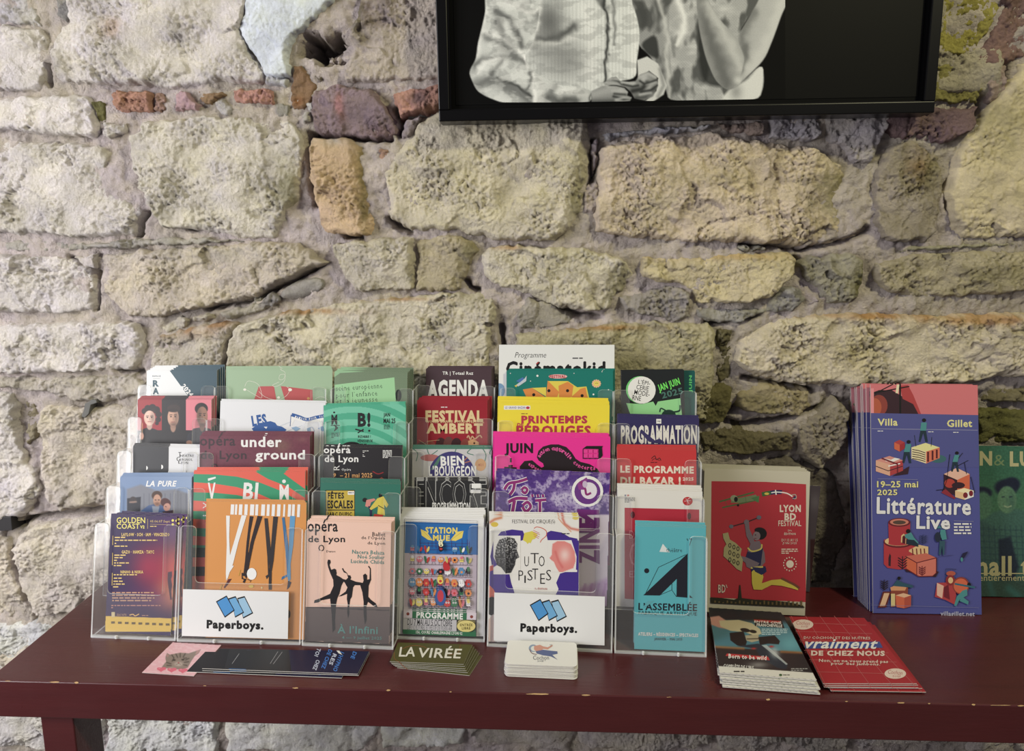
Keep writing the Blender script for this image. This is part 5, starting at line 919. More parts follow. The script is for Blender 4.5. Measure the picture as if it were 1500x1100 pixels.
# ---------------------------------------------------------------- stacks leaning on the wall, right of the rack
def lean(deg): a = math.radians(deg); return np.array([0, math.sin(a), math.cos(a)]), np.array([0, -math.cos(a), math.sin(a)])
def p(c):
    c.fr('G'); c.poly([(186,258),(640,264),(985,284),(983,1280),(176,1240)], (190,42,58))
    w_ = (240,226,210); g = (84,110,66)
    c.line([(250,432),(545,352)], 14, g); c.line([(276,482),(585,414)], 12, g); c.poly([(355,400),(420,400),(560,372),(580,400),(560,420),(420,442),(350,440)], (120,140,100)); c.ell(376,402,30,26,(150,160,130)); c.poly([(520,400),(590,380),(584,440),(560,430)], (80,130,80)); c.ell(392,412,16,22,K_); c.line([(300,420),(320,478)], 3, g); c.line([(470,380),(480,440)], 3, g); c.ell(410,462,10,10,K_)
    c.curve([(612,370),(680,356),(740,350),(800,354),(850,372),(890,404)], 34, (40,44,96)); c.curve([(612,370),(650,362),(685,356)], 36, (60,110,60)); c.curve([(780,352),(840,366),(880,392)], 34, (190,60,66)); c.curve([(690,356),(740,350),(820,360),(870,388)], 9, W_); c.line([(726,332),(732,374)], 10, W_); c.ell(652,364,20,10,(230,200,70)); c.curve([(860,376),(895,372),(900,404),(870,404)], 6, (180,180,170))
    c.T('LYON', 762, 458, 940, 520, w_, .04); c.T('BD', 802, 528, 900, 588, w_, .04); c.T('FESTIVAL', 750, 590, 944, 638, w_, .01); c.T('20e', 830, 666, 866, 682, w_, 0, res=1); c.T('ÉDITION', 800, 690, 896, 712, w_, .02, res=1); c.T('DU 13 AU 15', 778, 744, 914, 768, w_, .0, res=1); c.T('JUIN 2025', 786, 772, 906, 796, w_, .0, res=1); c.blurb(776,826,916,876,3,w_); c.ell(848,958,32,32,w_)
    for a in range(0, 360, 24): c.ell(848 + 54 * math.cos(math.radians(a)), 958 + 56 * math.sin(math.radians(a)), 5, 6, w_)
    c.line([(350,642),(470,608),(580,566)], 8, (50,40,50)); c.ell(352,640,18,16,(110,110,130)); c.ell(586,564,20,18,(110,110,130)); sk = (128,112,128); c.poly([(462,592),(500,588),(506,660),(540,740),(556,800),(520,800),(480,720),(470,650)], sk); c.ell(480,604,22,22,sk)
    c.ell(600,700,52,50,(26,24,30)); c.ell(566,720,32,38,(140,122,134)); c.ell(590,668,40,20,(26,24,30)); c.line([(545,740),(565,742)], 5, (120,40,50)); c.ell(556,712,6,4,K_); c.poly([(520,770),(590,760),(632,860),(640,940),(600,985),(520,1000),(480,980),(470,930),(490,850)], sk); c.poly([(490,850),(520,860),(600,840),(620,820),(600,970),(520,975),(475,900)], (40,44,88)); c.curve([(490,820),(530,850),(600,830),(610,790)], 12, (222,206,100)); c.poly([(440,890),(480,900),(590,950),(560,990),(500,970),(440,920)], sk)
    c.poly([(280,700),(325,690),(340,750),(390,780),(440,830),(430,880),(450,920),(440,1020),(400,1000),(330,930),(285,890),(290,820),(310,790),(285,740)], (176,168,120))
    for i in range(9): c.ell(340 + (i % 3) * 34, 800 + (i // 3) * 60 + (i % 3) * 14, 13, 20, (60,54,44)); c.ell(340 + (i % 3) * 34, 800 + (i // 3) * 60 + (i % 3) * 14, 7, 12, (176,168,120))
    c.poly([(516,985),(640,975),(650,1020),(600,1060),(525,1040)], (40,44,96)); c.line([(516,990),(620,980)], 14, (220,200,100))
    c.fr('H'); y = (214,196,60); c.poly([(378,30),(400,10),(440,30),(450,60),(440,100),(500,80),(560,75),(620,95),(665,125),(660,142),(620,130),(560,115),(500,110),(440,140),(390,138),(380,100)], y); c.poly([(380,0),(470,10),(440,50),(400,30)], (40,44,96)); c.curve([(560,70),(600,90),(640,110),(668,130)], 14, (120,70,50))
    c.T('BD', 174, 108, 218, 158, (220,200,190), .02); c.line([(222,108),(228,128)], 4, (220,200,190))
    c.poly([(126,185),(200,190),(270,200),(296,190),(304,110),(310,110),(318,190),(400,200),(520,205),(600,215),(690,235),(702,250),(600,246),(128,222)], (46,44,30))
    for i in range(22): c.rect(150 + i * 25, 205 + (i % 3) * 5, 160 + i * 25, 218 + i * .9, (110,90,54))
u_, n_ = lean(9)
sheet('poster', 'cream-bordered red comics festival poster, front of the stack beside the rack', 'poster', 'cream-bordered red posters', (1032,686), (1187,691), ontable(1186, 903), u_, n_, None, .0008, (206,200,182), p, [(-.0016 - .0004 * i, .001 + (i % 3) * .0012, -.0038 * (i + 1), .15 * ((i % 3) - 1), -.25 * (i + 1)) for i in range(8)], zmin=TZ + .0012, copy_label='%s copy from the front in the stack of red comics posters')
def p(c):
    R = Ras(1187, 708, 1202, 870, .6, (86,76,88), 'P'); R.fill([(1180,790),(1210,790),(1210,870),(1180,870)], (60,26,30), 3); R.blob(1194,735,8,14,(120,112,124),.8); c.raster(R)
u_, n_ = lean(4)
sheet('leaflet', 'dim grey leaflet sticking out behind the red posters, against the wall', 'leaflet', None, (1120,707), (1202,712), ontable(1202, 868), u_, n_, None, .0012, (80,72,84), p, (), zmin=TZ + .0012)
# tall blue and pink programmes
def p(c):
    c.fr('I'); pk = (222,118,128); B = (84,88,158); y = (238,232,150); d = (58,30,44); rd = (186,60,66); orr = (222,104,66); t = (72,150,156)
    c.poly([(300,140),(1200,140),(1200,404),(300,388)], pk); c.poly([(338,238),(400,214),(500,215),(590,270),(660,300),(720,396),(338,390)], d); c.poly([(620,175),(660,250),(720,396),(700,396),(660,320),(580,280),(560,180)], rd); c.ell(400,330,66,80,(150,62,54)); c.ell(370,345,50,70,(190,90,60)); c.rect(338,200,362,388,(240,150,160)); c.line([(560,165),(562,392)], 14, K_); c.line([(370,240),(510,168)], 8, K_); c.line([(362,236),(630,186)], 9, K_); c.poly([(536,170),(556,168),(546,240),(526,236)], (240,226,190))
    c.poly([(300,387),(1200,404),(1200,800),(300,800)], B); c.T('Villa', 390, 430, 542, 484, y, .025); c.T('Gillet', 916, 438, 1106, 494, y, .025); c.line([(345,506),(1148,518)], 3, (170,170,200)); c.blurb(390,520,582,530,1,W_); c.blurb(772,526,888,536,1,W_); c.blurb(962,530,1108,540,1,W_)
    def man(x, yy, h, lean_=0, col=t):
        c.ell(x + lean_, yy, h * .09, h * .08, K_); c.poly([(x - h * .12 + lean_, yy + h * .1), (x + h * .12 + lean_, yy + h * .1), (x + h * .13, yy + h * .45), (x - h * .13, yy + h * .45)], col); c.poly([(x - h * .12, yy + h * .45), (x + h * .12, yy + h * .45), (x + h * .2, yy + h * .95), (x + h * .1, yy + h * .95), (x, yy + h * .55), (x - h * .12, yy + h * .95), (x - h * .2, yy + h * .93)], (30,54,70))
    def cube(x0, y0, w, h, a, b_, cc): c.poly([(x0, y0), (x0 + w * .5, y0 - h * .28), (x0 + w, y0), (x0 + w * .52, y0 + h * .26)], a); c.poly([(x0, y0), (x0 + w * .52, y0 + h * .26), (x0 + w * .52, y0 + h), (x0, y0 + h * .7)], b_); c.poly([(x0 + w * .52, y0 + h * .26), (x0 + w, y0), (x0 + w, y0 + h * .66), (x0 + w * .52, y0 + h)], cc)
    c.ell(850,735,60,30,(60,110,120)); cube(646,648,214,122,(238,232,160),(240,226,180),(230,120,90))
    for i in range(5): c.line([(652, 664 + i * 17), (700, 672 + i * 17), (752, 690 + i * 16)], 6, d)
    for x in (772, 806, 838): c.line([(x, 684 - (x - 760) * .25), (x, 762 - (x - 760) * .4)], 14, (96,30,40))
    man(735, 442, 175, 6); c.line([(668,555),(680,640)], 4, (40,50,70)); c.line([(800,570),(795,640)], 4, (40,50,70))
    c.poly([(560,830),(630,790),(620,850),(500,866)], d); cube(376,746,206,118,(226,150,140),(232,176,150),rd); c.poly([(440,730),(490,742),(520,726),(560,735),(500,760),(450,752)], W_); c.line([(470,790),(560,770)], 9, W_); c.line([(420,730),(540,775),(540,840)], 12, (120,30,44)); c.line([(376,790),(470,826),(580,790)], 6, d)
    cube(515,610,80,70,rd,orr,(170,40,50)); man(610, 606, 170, 14)
    cube(890,850,196,170,(240,190,170),d,orr); c.ell(935,920,40,34,(190,60,50)); c.ell(1000,935,50,24,d); cube(976,975,140,70,(250,236,190),(240,200,150),W_); c.ell(1054,1010,18,22,(130,30,46)); c.ell(1096,996,16,22,(130,30,46)); c.poly([(870,990),(900,960),(980,1030),(970,1040)], (150,40,60)); man(975, 690, 150, 14); c.line([(935,700),(912,900),(880,980)], 4, K_); c.line([(990,790),(1075,746)], 4, K_); c.line([(1045,760),(1062,850)], 4, K_); c.line([(832,972),(900,966)], 4, K_); c.line([(1095,870),(1124,990)], 4, K_); c.line([(1032,690),(1000,730)], 4, K_)
    c.line([(388,886),(692,892)], 3, (150,150,190)); c.T('19–25 mai', 384, 902, 696, 952, y, .025); c.T('2025', 386, 966, 538, 1010, y, .025)
    c.fr('W'); c.T('Littérature', 64, 306, 664, 408, (240,240,246), .032, rot=.8); c.T('Live', 316, 418, 534, 506, (240,240,246), .032, rot=.8); c.line([(558,452),(684,456)], 3, (150,150,190)); c.blurb(558,464,670,544,4,W_)
    O_ = (232,196,140)
    c.poly([(200,700),(460,780),(440,815),(250,780)], d); c.poly([(106,580),(106,730),(130,755),(200,765),(270,760),(330,740),(330,640),(300,600),(110,570)], (190,50,60)); c.ell(200,590,95,36,(110,26,40)); c.ell(200,584,88,30,O_); c.ell(200,596,66,16,(190,50,60)); c.poly([(135,460),(277,460),(272,600),(240,606),(180,606),(138,590)], (186,46,58)); c.ell(206,462,72,28,(110,26,40)); c.ell(206,460,60,21,(214,130,110)); c.ell(206,462,42,13,(90,70,60)); c.poly([(136,690),(136,740),(150,744),(152,676),(144,662)], d); c.poly([(216,590),(218,548),(234,534),(250,550),(248,600)], O_); c.poly([(224,596),(226,554),(236,544),(246,560),(244,600)], (90,24,36))
    c.poly([(268,640),(330,606),(392,618),(392,690),(350,690),(268,650)], O_); 
    for x in (290,316,342,366): c.line([(x,630),(x + 4,676)], 8, (130,50,46))
    c.poly([(244,680),(318,722),(318,806),(252,762)], orr); c.poly([(244,680),(318,722),(444,690),(380,660)], (214,110,90)); c.poly([(318,722),(444,690),(440,790),(420,806),(340,810),(318,800)], (222,120,104)); c.line([(244,680),(318,722),(444,690)], 6, (110,26,40)); c.line([(318,722),(318,806)], 5, (110,26,40)); c.line([(252,762),(330,810),(420,808),(444,786),(444,690)], 6, (110,26,40))
    def fern(x, y0, h, k=(40,26,40)):
        c.line([(x, y0), (x, y0 - h)], 5, k)
        for i in range(4): c.line([(x, y0 - i * h / 4.6), (x - h * .36, y0 - h * .3 - i * h / 5)], 6, k); c.line([(x, y0 - i * h / 4.6), (x + h * .36, y0 - h * .3 - i * h / 5)], 6, k)
    fern(226,760,80); fern(352,802,60,(120,36,46)); fern(108,896,66); fern(358,600,60,(52,60,110)); c.ell(262,518,14,14,K_); c.poly([(240,540),(280,526),(300,560),(326,590),(326,616),(300,608),(250,596),(262,570),(244,560)], t); c.poly([(250,570),(300,575),(326,600),(326,618),(250,600)], (30,50,66))
    c.poly([(444,500),(462,480),(480,500)], (60,130,150)); c.poly([(470,508),(500,508),(510,570),(480,575),(466,540)], t); c.ell(452,556,20,32,(36,46,70)); c.poly([(464,580),(498,580),(494,670),(484,672),(480,610),(470,674),(458,668)], (50,90,110)); c.line([(460,680),(550,672)], 2, (60,60,110)); c.poly([(600,690),(612,660),(646,648),(640,662),(622,690)], (36,34,70)); c.ell(606,700,8,14,t)
    c.poly([(432,940),(446,850),(508,848),(560,870),(570,930),(560,990),(500,960)], rd); c.poly([(446,850),(490,870),(480,950),(446,930)], (236,190,170)); c.poly([(490,880),(520,860),(530,960),(490,940)], (120,30,46)); c.ell(536,790,30,16,(190,90,70)); c.ell(532,834,30,34,(150,40,46)); c.ell(534,834,16,20,O_); c.ell(600,868,54,56,(150,60,50)); c.ell(600,870,46,48,orr); c.line([(504,820),(504,760),(570,764)], 3, K_); c.ell(652,862,12,14,K_); c.line([(560,856),(690,880)], 12, (50,110,130)); c.poly([(610,900),(640,890),(642,930),(590,960),(570,1000),(556,996),(572,940)], t); c.poly([(610,940),(650,970),(646,990),(590,966)], t)
    c.poly([(66,1010),(98,906),(152,906),(120,1008)], (110,40,36)); c.poly([(78,1000),(106,916),(140,916),(112,998)], (236,190,150)); c.poly([(150,900),(260,870),(258,990),(150,1006)], (150,70,50)); c.poly([(146,880),(190,860),(250,880),(240,900),(150,900)], (226,160,110)); c.rect(150,920,176,1000,(226,206,140)); c.poly([(180,930),(236,945),(236,1014),(186,1006)], orr); c.poly([(236,945),(280,930),(278,1002),(236,1014)], (190,80,60)); c.poly([(180,930),(230,916),(280,930),(236,945)], (240,190,150)); c.poly([(160,870),(190,830),(230,850),(290,866),(290,882),(230,876)], (46,90,110)); c.ell(202,820,11,11,K_)
    c.line([(20,992),(716,1010)], 2, (130,130,180)); c.T('villagillet.net', 468, 1034, 688, 1072, (190,190,214), .02, rot=.8)
u_, n_ = lean(12.5)
cps = [(-.0022 - .0002 * i, .0012 * ((i * 7) % 3), -(.0085 + .0042 * i), .25 * (((i * 5) % 3) - 1), -.42 * (i + 1)) for i in range(9)] + [(-.006, 0, -.052, -.2, -4.2)]
cps[0] = (-.0022, .0012, -.0062, .2, -.2)
sheet('programme', 'tall violet-blue programme with pink top, front of the fanned stack at right', 'programme', 'tall blue and pink programmes', (1275,563), (1432,564), ontable(1275, 899), u_, n_, None, .0016, (84,88,158), p, cps, zmin=TZ + .001, copy_label='%s tall blue and pink programme from the front of the fanned stack')
def p(c):
    c.fr('I'); cr = (196,190,140); R = Ras(1390, 652, 1580, 878, .9, (54,110,86), 'P'); X, Y = R.X, R.Y; R.mix(np.clip((Y - 770) / 70, 0, 1) * .8, (26,36,62)); R.mix(np.clip((Y - 690) / 60, 0, 1) * .4, (96,140,96))
    nv = (26,34,58); sk = (96,140,108)
    R.fill([(1430,765),(1455,750),(1480,744),(1520,750),(1545,790),(1545,850),(1440,850)], (66,110,100), 5); R.blob(1474, 714, 17, 12, nv, 1, hard=4); R.blob(1482, 709, 12, 10, nv, 1, hard=4); R.blob(1475,732,14,20,sk,1,hard=2); R.blob(1482,735,5,16,(60,100,88),.7); R.stroke([(1468,728),(1471,727.5)],.8,nv,1); R.stroke([(1479,728),(1482,727.5)],.8,nv,1); R.blob(1475,733,1.2,4,(70,110,92),.8); R.stroke([(1471,741),(1476,743),(1481,741)],.9,(170,186,150),.9)
    R.blob(1438,722,15,9,nv,1,hard=3); R.blob(1440,740,13,20,(80,126,100),1,hard=3); R.fill([(1400,770),(1440,762),(1460,775),(1462,850),(1400,850)], (60,96,92), 5)
    for x in range(1440, 1540, 8): R.stroke([(x, 770), (x + 4, 845)], 1, (40,70,80), .5)
    for yy in range(775, 850, 9): R.stroke([(1435, yy), (1540, yy + 3)], 1, (40,70,80), .5)
    R.fill([(1462,790),(1480,786),(1492,830),(1486,850),(1464,850)], nv, 4, .8); R.grain(.12, .35, 3); R.stroke([(1450,855),(1456,878)], 5, (60,110,110), .7); R.stroke([(1478,862),(1490,872)], 6, (60,130,130), .6)
    c.raster(R); c.T('N', 1164, 676, 1258, 786, cr, .045); c.T('&', 1272, 704, 1354, 786, (120,146,100), .0); c.T('LU', 1392, 678, 1560, 794, cr, .04)
    c.fr('J'); c.T('small talk', 1010, 488, 1790, 640, cr, .03); c.rect(1060,616,2000,624,cr); c.T('entièrement improvisé', 1160, 632, 1800, 690, cr, .01)
u_, n_ = lean(4)
sheet('poster', 'dark green poster of two young men, half hidden behind the blue programmes', 'poster', None, (1392,652), (1576,655), np.array(ontable(1440, 876)) + np.array([0, .002, 0]), u_, n_, None, .0008, (54,110,86), p, (), zmin=TZ + .001)
# ---------------------------------------------------------------- sheets lying on the table top
def flat(name, label, cat, group, c4, z, th, c, paint=None, copies=(), rc=0.0, cl=None, prints=True):
    P = [ontable(x, y, z) for x, y in c4]; r = (P[1] - P[0]) + (P[2] - P[3]); r /= np.linalg.norm(r); u = np.array([-r[1], r[0], 0]); m = sum(P) / 4
    wd = (np.linalg.norm(P[1] - P[0]) + np.linalg.norm(P[2] - P[3])) / 2; h = abs(np.dot(P[0] - P[3], u) + np.dot(P[1] - P[2], u)) / 2
    TL = m - r * wd / 2 + u * h / 2; TR = m + r * wd / 2 + u * h / 2
    return sheet(name, label, cat, group, TL, TR, (0, 0, z), u, (0, 0, 1), h, th, c, paint, copies, rc=rc, copy_label=cl, copy_prints=prints, skew=None if rc else P)
def p(c):
    R = Ras(60, 80, 560, 290, .55, (244,190,200), 'M'); X, Y = R.U(); R.mix(np.clip(fbm(X / 30, Y / 14, 2, 3) * 1.5, 0, .5), (250,216,222)); f = (150,134,124)
    R.fill([(214,165),(222,148),(238,158),(300,146),(350,150),(400,134),(424,126),(408,152),(388,164),(366,196),(345,235),(310,246),(262,244),(215,238),(188,236),(204,214),(216,200),(212,180)], f, 3)
    for q in ([(250,160),(262,176)], [(275,155),(284,174)], [(300,152),(300,172)], [(330,152),(318,172)], [(220,205),(245,212)], [(222,222),(246,224)], [(352,180),(332,190)], [(350,200),(325,204)], [(340,222),(318,218)], [(262,180),(252,196)], [(322,180),(338,178)]): R.stroke(q, 3.4, (70,58,52), .85)
    R.fill([(400,134),(422,128),(404,152),(388,156)], (200,150,150), 3, .8); R.fill([(216,166),(222,152),(234,162),(226,174)], (190,140,140), 3, .8); R.blob(290,214,24,12,(226,212,200),.9); R.blob(264,190,9,5,(60,50,40),1,hard=2); R.blob(316,188,9,5,(60,50,40),1,hard=2); R.blob(290,206,6,4,(180,100,100),1,hard=2); R.stroke([(276,216),(290,212),(302,215)],1.8,(80,60,56),.8); R.blob(250,236,20,7,(190,176,166),.7)
    for x, y in ((190,246),(252,250),(318,254)):
        R.blob(x - 14, y - 4, 15, 9, (236,110,136), 1, hard=2); R.blob(x + 12, y - 5, 15, 9, (236,110,136), 1, hard=2); R.fill([(x - 28, y - 2), (x + 26, y - 4), (x - 4, y + 15)], (236,110,136), 2); R.blob(x - 14, y - 7, 6, 3, (250,180,190), .8)
    c.raster(R)
flat('card', 'pink card with a tabby kitten above three pink hearts', 'card', None, [(253,941),(324,945),(284,990),(208,985)], TZ + .0008, .0006, (244,190,200), p)
def p(c):
    c.fr('M'); c.poly([(600,100),(960,118),(950,262),(560,250)], (30,32,38)); c.line([(650,152),(608,212)], 2.5, (170,170,176)); c.line([(880,140),(834,212)], 3, (150,150,156)); c.line([(906,142),(852,214)], 3, (150,150,156)); c.poly([(944,120),(1440,120),(1360,280),(960,262)], (24,24,64)); b = (60,130,220); w = (200,210,235)
    for t, cx, cy_, L, cl in (('DE', 1330, 162, 44, b), ('L’HYPNO', 1240, 200, 120, b), ('RES', 1206, 186, 70, w), ('DE CHEZ', 1170, 185, 120, b), ('TOI', 1116, 145, 50, w), ('CHEZ', 1108, 220, 62, w)): c.T(t, cx - L / 2, cy_ - 12, cx + L / 2, cy_ + 12, cl, .03, rot=112)
    c.poly([(1214,118),(1240,128),(1262,160),(1240,150)], W_); c.line([(590,242),(690,246)], 4, (60,110,170)); c.blurb(696,130,1050,136,1,(70,70,90))
flat('leaflet', 'glossy black and navy leaflet with blue and white lettering, lying flat', 'leaflet', 'dark glossy leaflets lying flat', [(322,950),(541,954),(524,987),(296,979)], TZ + .0052, .0008, (28,29,36), p, [(.001, -.001, -.0018, .4), (-.020, -.0035, -.0036, -.5)], cl='%s dark glossy leaflet from the top of the flat navy pile')
def p(c):
    c.fr('D'); w = (238,236,224); c.curve([(690,930),(760,906),(840,912),(870,940)], 2, (170,90,40)); c.curve([(650,950),(652,990),(690,1015)], 2, (170,90,40)); c.curve([(1000,965),(1060,950),(1075,900)], 2, (170,90,40))
    c.T('LA', 678, 914, 782, 976, w, .02, sh=.15); c.T('VIRÉE', 810, 908, 1084, 984, w, .02, rot=1.5, sh=.15)
flat('business_card', 'olive green card with white art-nouveau lettering, top of its fanned pile', 'card', 'olive green cards', [(583,941),(692,944),(679,973),(571,969)], TZ + .0068, .0005, (86,84,44), p, [(.002, -.002, -.0012, -1), (.003, -.004, -.0024, -3), (.005, -.0055, -.0036, -4), (.007, -.007, -.0048, -5), (.010, -.010, -.0060, -7)], cl='%s olive green card from the top of its fanned pile')
def p(c):
    c.fr('F'); c.ell(356,922,28,24,(150,170,200)); c.ell(362,924,20,17,(240,240,236)); c.poly([(362,908),(400,900),(420,910),(450,916),(480,900),(482,908),(450,930),(420,926),(412,940),(380,945),(362,930)], (226,160,140)); c.poly([(372,942),(420,932),(470,938),(512,942),(514,958),(480,965),(500,985),(514,996),(470,975),(420,968),(380,956)], (96,110,160)); c.line([(462,900),(480,900)], 2, (120,120,130)); c.line([(470,902),(470,914)], 2, (120,120,130)); c.curve([(332,930),(350,955),(380,962)], 4, (120,60,60)); c.T('Cochon', 356, 970, 458, 996, (40,44,80), -.01); c.T('soûl !', 384, 996, 434, 1010, (40,44,80), -.01, res=1)
flat('business_card', 'white rounded card with a reclining cartoon figure, top of the white pile', 'card', 'white rounded cards in a pile', [(746,938),(848,941),(842,977),(737,972)], TZ + .0155, .0009, (246,245,242), p, [(.0005 * ((i * 7) % 5 - 2), -.0009 * i * .6 - .0003 * (i % 2), -.0014 * (i + 1), .8 * ((i * 5) % 3 - 1)) for i in range(10)], rc=.006, cl='%s white rounded card from the top of its pile', prints=False)
def p(c):
    R = Ras(100, 250, 790, 700, .7, (70,130,150), 'H'); X, Y = R.U(); R.fill([(90,240),(600,240),(630,340),(90,330)], (26,36,46), 30); R.blob(620,470,90,60,(110,190,206),.7); R.fill([(90,485),(200,495),(420,505),(640,520),(800,540),(800,720),(90,720)], (46,40,44), 6); R.stroke([(130,488),(330,500)], 8, (170,110,60), .8); R.stroke([(560,520),(700,526)], 8, (170,110,60), .8)
    R.fill([(110,310),(180,300),(240,340),(300,370),(270,390),(180,372),(120,350)], (206,150,140), 8); R.fill([(180,330),(300,325),(380,345),(430,380),(440,410),(400,425),(340,400),(250,392),(190,365)], (206,196,160), 4); R.blob(340,388,30,12,(30,26,28),1,hard=3,rot=10); R.blob(388,396,22,10,(30,26,28),1,hard=3,rot=10); R.blob(372,424,12,10,(40,32,30),1,hard=3); R.fill([(340,420),(420,415),(430,450),(380,462),(345,450)], (180,170,140), 3); R.stroke([(352,442),(420,440)], 3, (40,30,30), .9)
    R.fill([(245,405),(330,395),(350,460),(340,490),(290,480),(250,450)], (26,24,28), 4); R.fill([(420,430),(520,420),(552,455),(545,475),(480,470),(430,480)], (28,26,30), 4); R.fill([(290,485),(420,470),(480,500),(600,600),(590,625),(540,620),(440,560),(400,500)], (36,50,66), 4); R.blob(520,525,26,34,(190,200,206),.9,rot=-30); R.fill([(440,480),(470,478),(600,595),(590,600)], (200,210,214), 3, .8); R.blob(392,500,16,6,(196,40,40),1); R.blob(500,488,14,6,(196,40,40),1)
    R.blob(420,600,60,20,(190,190,190),.6); R.fill([(228,530),(480,550),(490,572),(220,545)], (206,50,56), 3); R.fill([(150,605),(780,650),(790,720),(150,660)], (232,230,224), 3); R.fill([(390,310),(560,322),(580,376),(400,362)], (30,26,30), 3); R.fill([(392,322),(556,332),(560,345),(396,336)], (190,50,50), 3)
    c.raster(R); c.fr('H'); c.T('Born to be wild', 238, 538, 470, 566, W_, .02, rot=3, res=1); c.T('ENTRE CINÉ', 396, 330, 560, 346, W_, .02, rot=3, res=1); c.T('FRANCHEVILLE', 410, 350, 566, 368, W_, .03, rot=3, res=1); c.blurb(440,378,600,420,4,(190,220,230)); c.T('COMPLÈTE DE L’IRIS', 208, 596, 392, 622, W_, .02, rot=4, res=1); c.blurb(270,634,396,650,1,(60,60,60)); c.ell(556,662,10,7,(60,100,60)); c.blurb(570,658,690,668,1,(90,90,90)); c.blurb(620,620,720,640,2,(170,170,170))
flat('magazine', 'cinema magazine with a skull riding a motorbike, top of its pile', 'magazine', 'cinema magazines in a pile', [(1038,890),(1144,897),(1196,996),(1054,985)], TZ + .016, .0016, (60,70,80), p, [(.002 * ((i * 7) % 3 - 1) + .0008 * i, -.0018 * (i + 1), -.0026 * (i + 1), -.7 + 1.1 * ((i * 5) % 3 - 1)) for i in range(5)], cl='%s cinema magazine from the top of the skull magazine pile')
def p(c):
    c.fr('H'); gl = (206,110,112); w = (236,214,204)
    for i in range(5):
        t = i / 4; c.line([(640 + 110 * t * 1 + i * 60 - 20, 300), (830 + i * 135, 720)], 2.2, gl)
    for yy, x0, x1 in ((345,620,1080),(398,645,1115),(452,670,1150),(515,700,1215),(572,730,1265),(645,775,1325)): c.line([(x0, yy - 3), (x1, yy + 12)], 2.2, gl)
    c.ell(692,354,64,31,w); c.T('Cochon', 652, 334, 734, 356, (180,60,70), -.005, rot=4, sh=.2); c.T('soûl', 682, 358, 722, 372, (180,60,70), -.005, rot=4, res=1); c.ell(1256,654,66,32,w); c.T('Cochon', 1212, 634, 1300, 658, (180,60,70), -.005, rot=5, sh=.2); c.T('soûl', 1240, 660, 1286, 676, (180,60,70), -.005, rot=4, res=1)
    c.T('DU COCHON ET DES HUÎTRES', 698, 424, 1102, 444, w, .01, rot=.5, res=1); c.poly([(708,462),(1160,458),(1180,496),(700,502)], (66,88,164)); c.T('vraiment', 706, 444, 1150, 502, W_, .02, rot=.5, sh=.3); c.T('DE CHEZ NOUS', 742, 514, 1192, 546, w, .05, rot=.3); c.T('Non, on ne vous prend pas', 790, 568, 1212, 592, w, .02, rot=1, res=1); c.T('pour des jambons.', 864, 586, 1164, 608, w, .02, rot=1, res=1)
flat('leaflet', 'red checked leaflet with white script on a blue stroke, lying on its pile', 'leaflet', 'red checked leaflets in a pile', [(1156,903),(1266,905),(1343,1001),(1206,1001)], TZ + .0095, .0009, (172,48,56), p, [(.0015, -.001, -.0016, .5), (.0005, -.003, -.0032, -.8), (.006, -.002, -.0048, -.6), (.008, -.0065, -.0066, -1.4)], cl='%s red checked leaflet from the top of the pile beside the magazines')
# ---------------------------------------------------------------- framed photograph on the wall
FY = WY - .030; P0 = onwall(643, 178, FY - .018); P1 = onwall(1369, 165, FY - .018); r = (P1 - P0); FWD = np.linalg.norm(r); r /= FWD; n = np.array([0, -1.0, 0]); r[1] = 0; r /= np.linalg.norm(r); u = np.cross(n, r); FH = .52
M = frame_matrix(r, u, n, P0); fr = tag(empty('picture_frame', M), 'large black frame holding a black-and-white photograph of two people in shirts', 'picture'); B = .016
def tobar(x0, y0, x1, y1): v, f = boxv(x0, y0, -.040, x1, y1, 0); o = obj('frame_bar', v, f, M_BLACK, fr); bevel(o, .0015)
tobar(0, 0, FWD, B); tobar(0, FH - B, FWD, FH); tobar(0, B, B, FH - B); tobar(FWD - B, B, FWD, FH - B)
v, f = boxv(B, B, -.036, FWD - B, FH - B, -.014); obj('mount', v, f, M_MATT, fr)
for q in ((B, B, FWD - B, B + .002), (B, B + .002, B + .002, FH - B), (FWD - B - .002, B + .002, FWD - B, FH - B)):
    v, f = boxv(q[0], q[1], -.014, q[2], q[3], -.006); obj('inner_lip', v, f, M_BLACK, fr)
Mi = np.array(M.inverted()); Op = P0 - n * .0135
def PX(x, y): W = onplane(x, y, Op, n); return (Mi[:3, :3] @ W + Mi[:3, 3])
A, Bq = PX(668, 154), PX(1344, 143)
v, f = boxv(A[0], A[1], -.0139, Bq[0], FH - .05, -.0133); ph = obj('photograph', v, f, mat('photo_black', (9, 9, 10), .5, .08), fr)
R = Ras(676, -150, 1150, 150, 1.0, (10,10,11), 'P'); X, Y = R.X, R.Y; R.sm = True
lo = 154 - (X - 668) * .0163 - 1.5
Kp = lambda L: [(620 + x / 3.75, y / 3.75) for x, y in L]; Lp = lambda L: [(980 + x / 3.571, y / 3.571) for x, y in L]
far = [(360,-600),(355,-200)]
wv = (218,222,220)
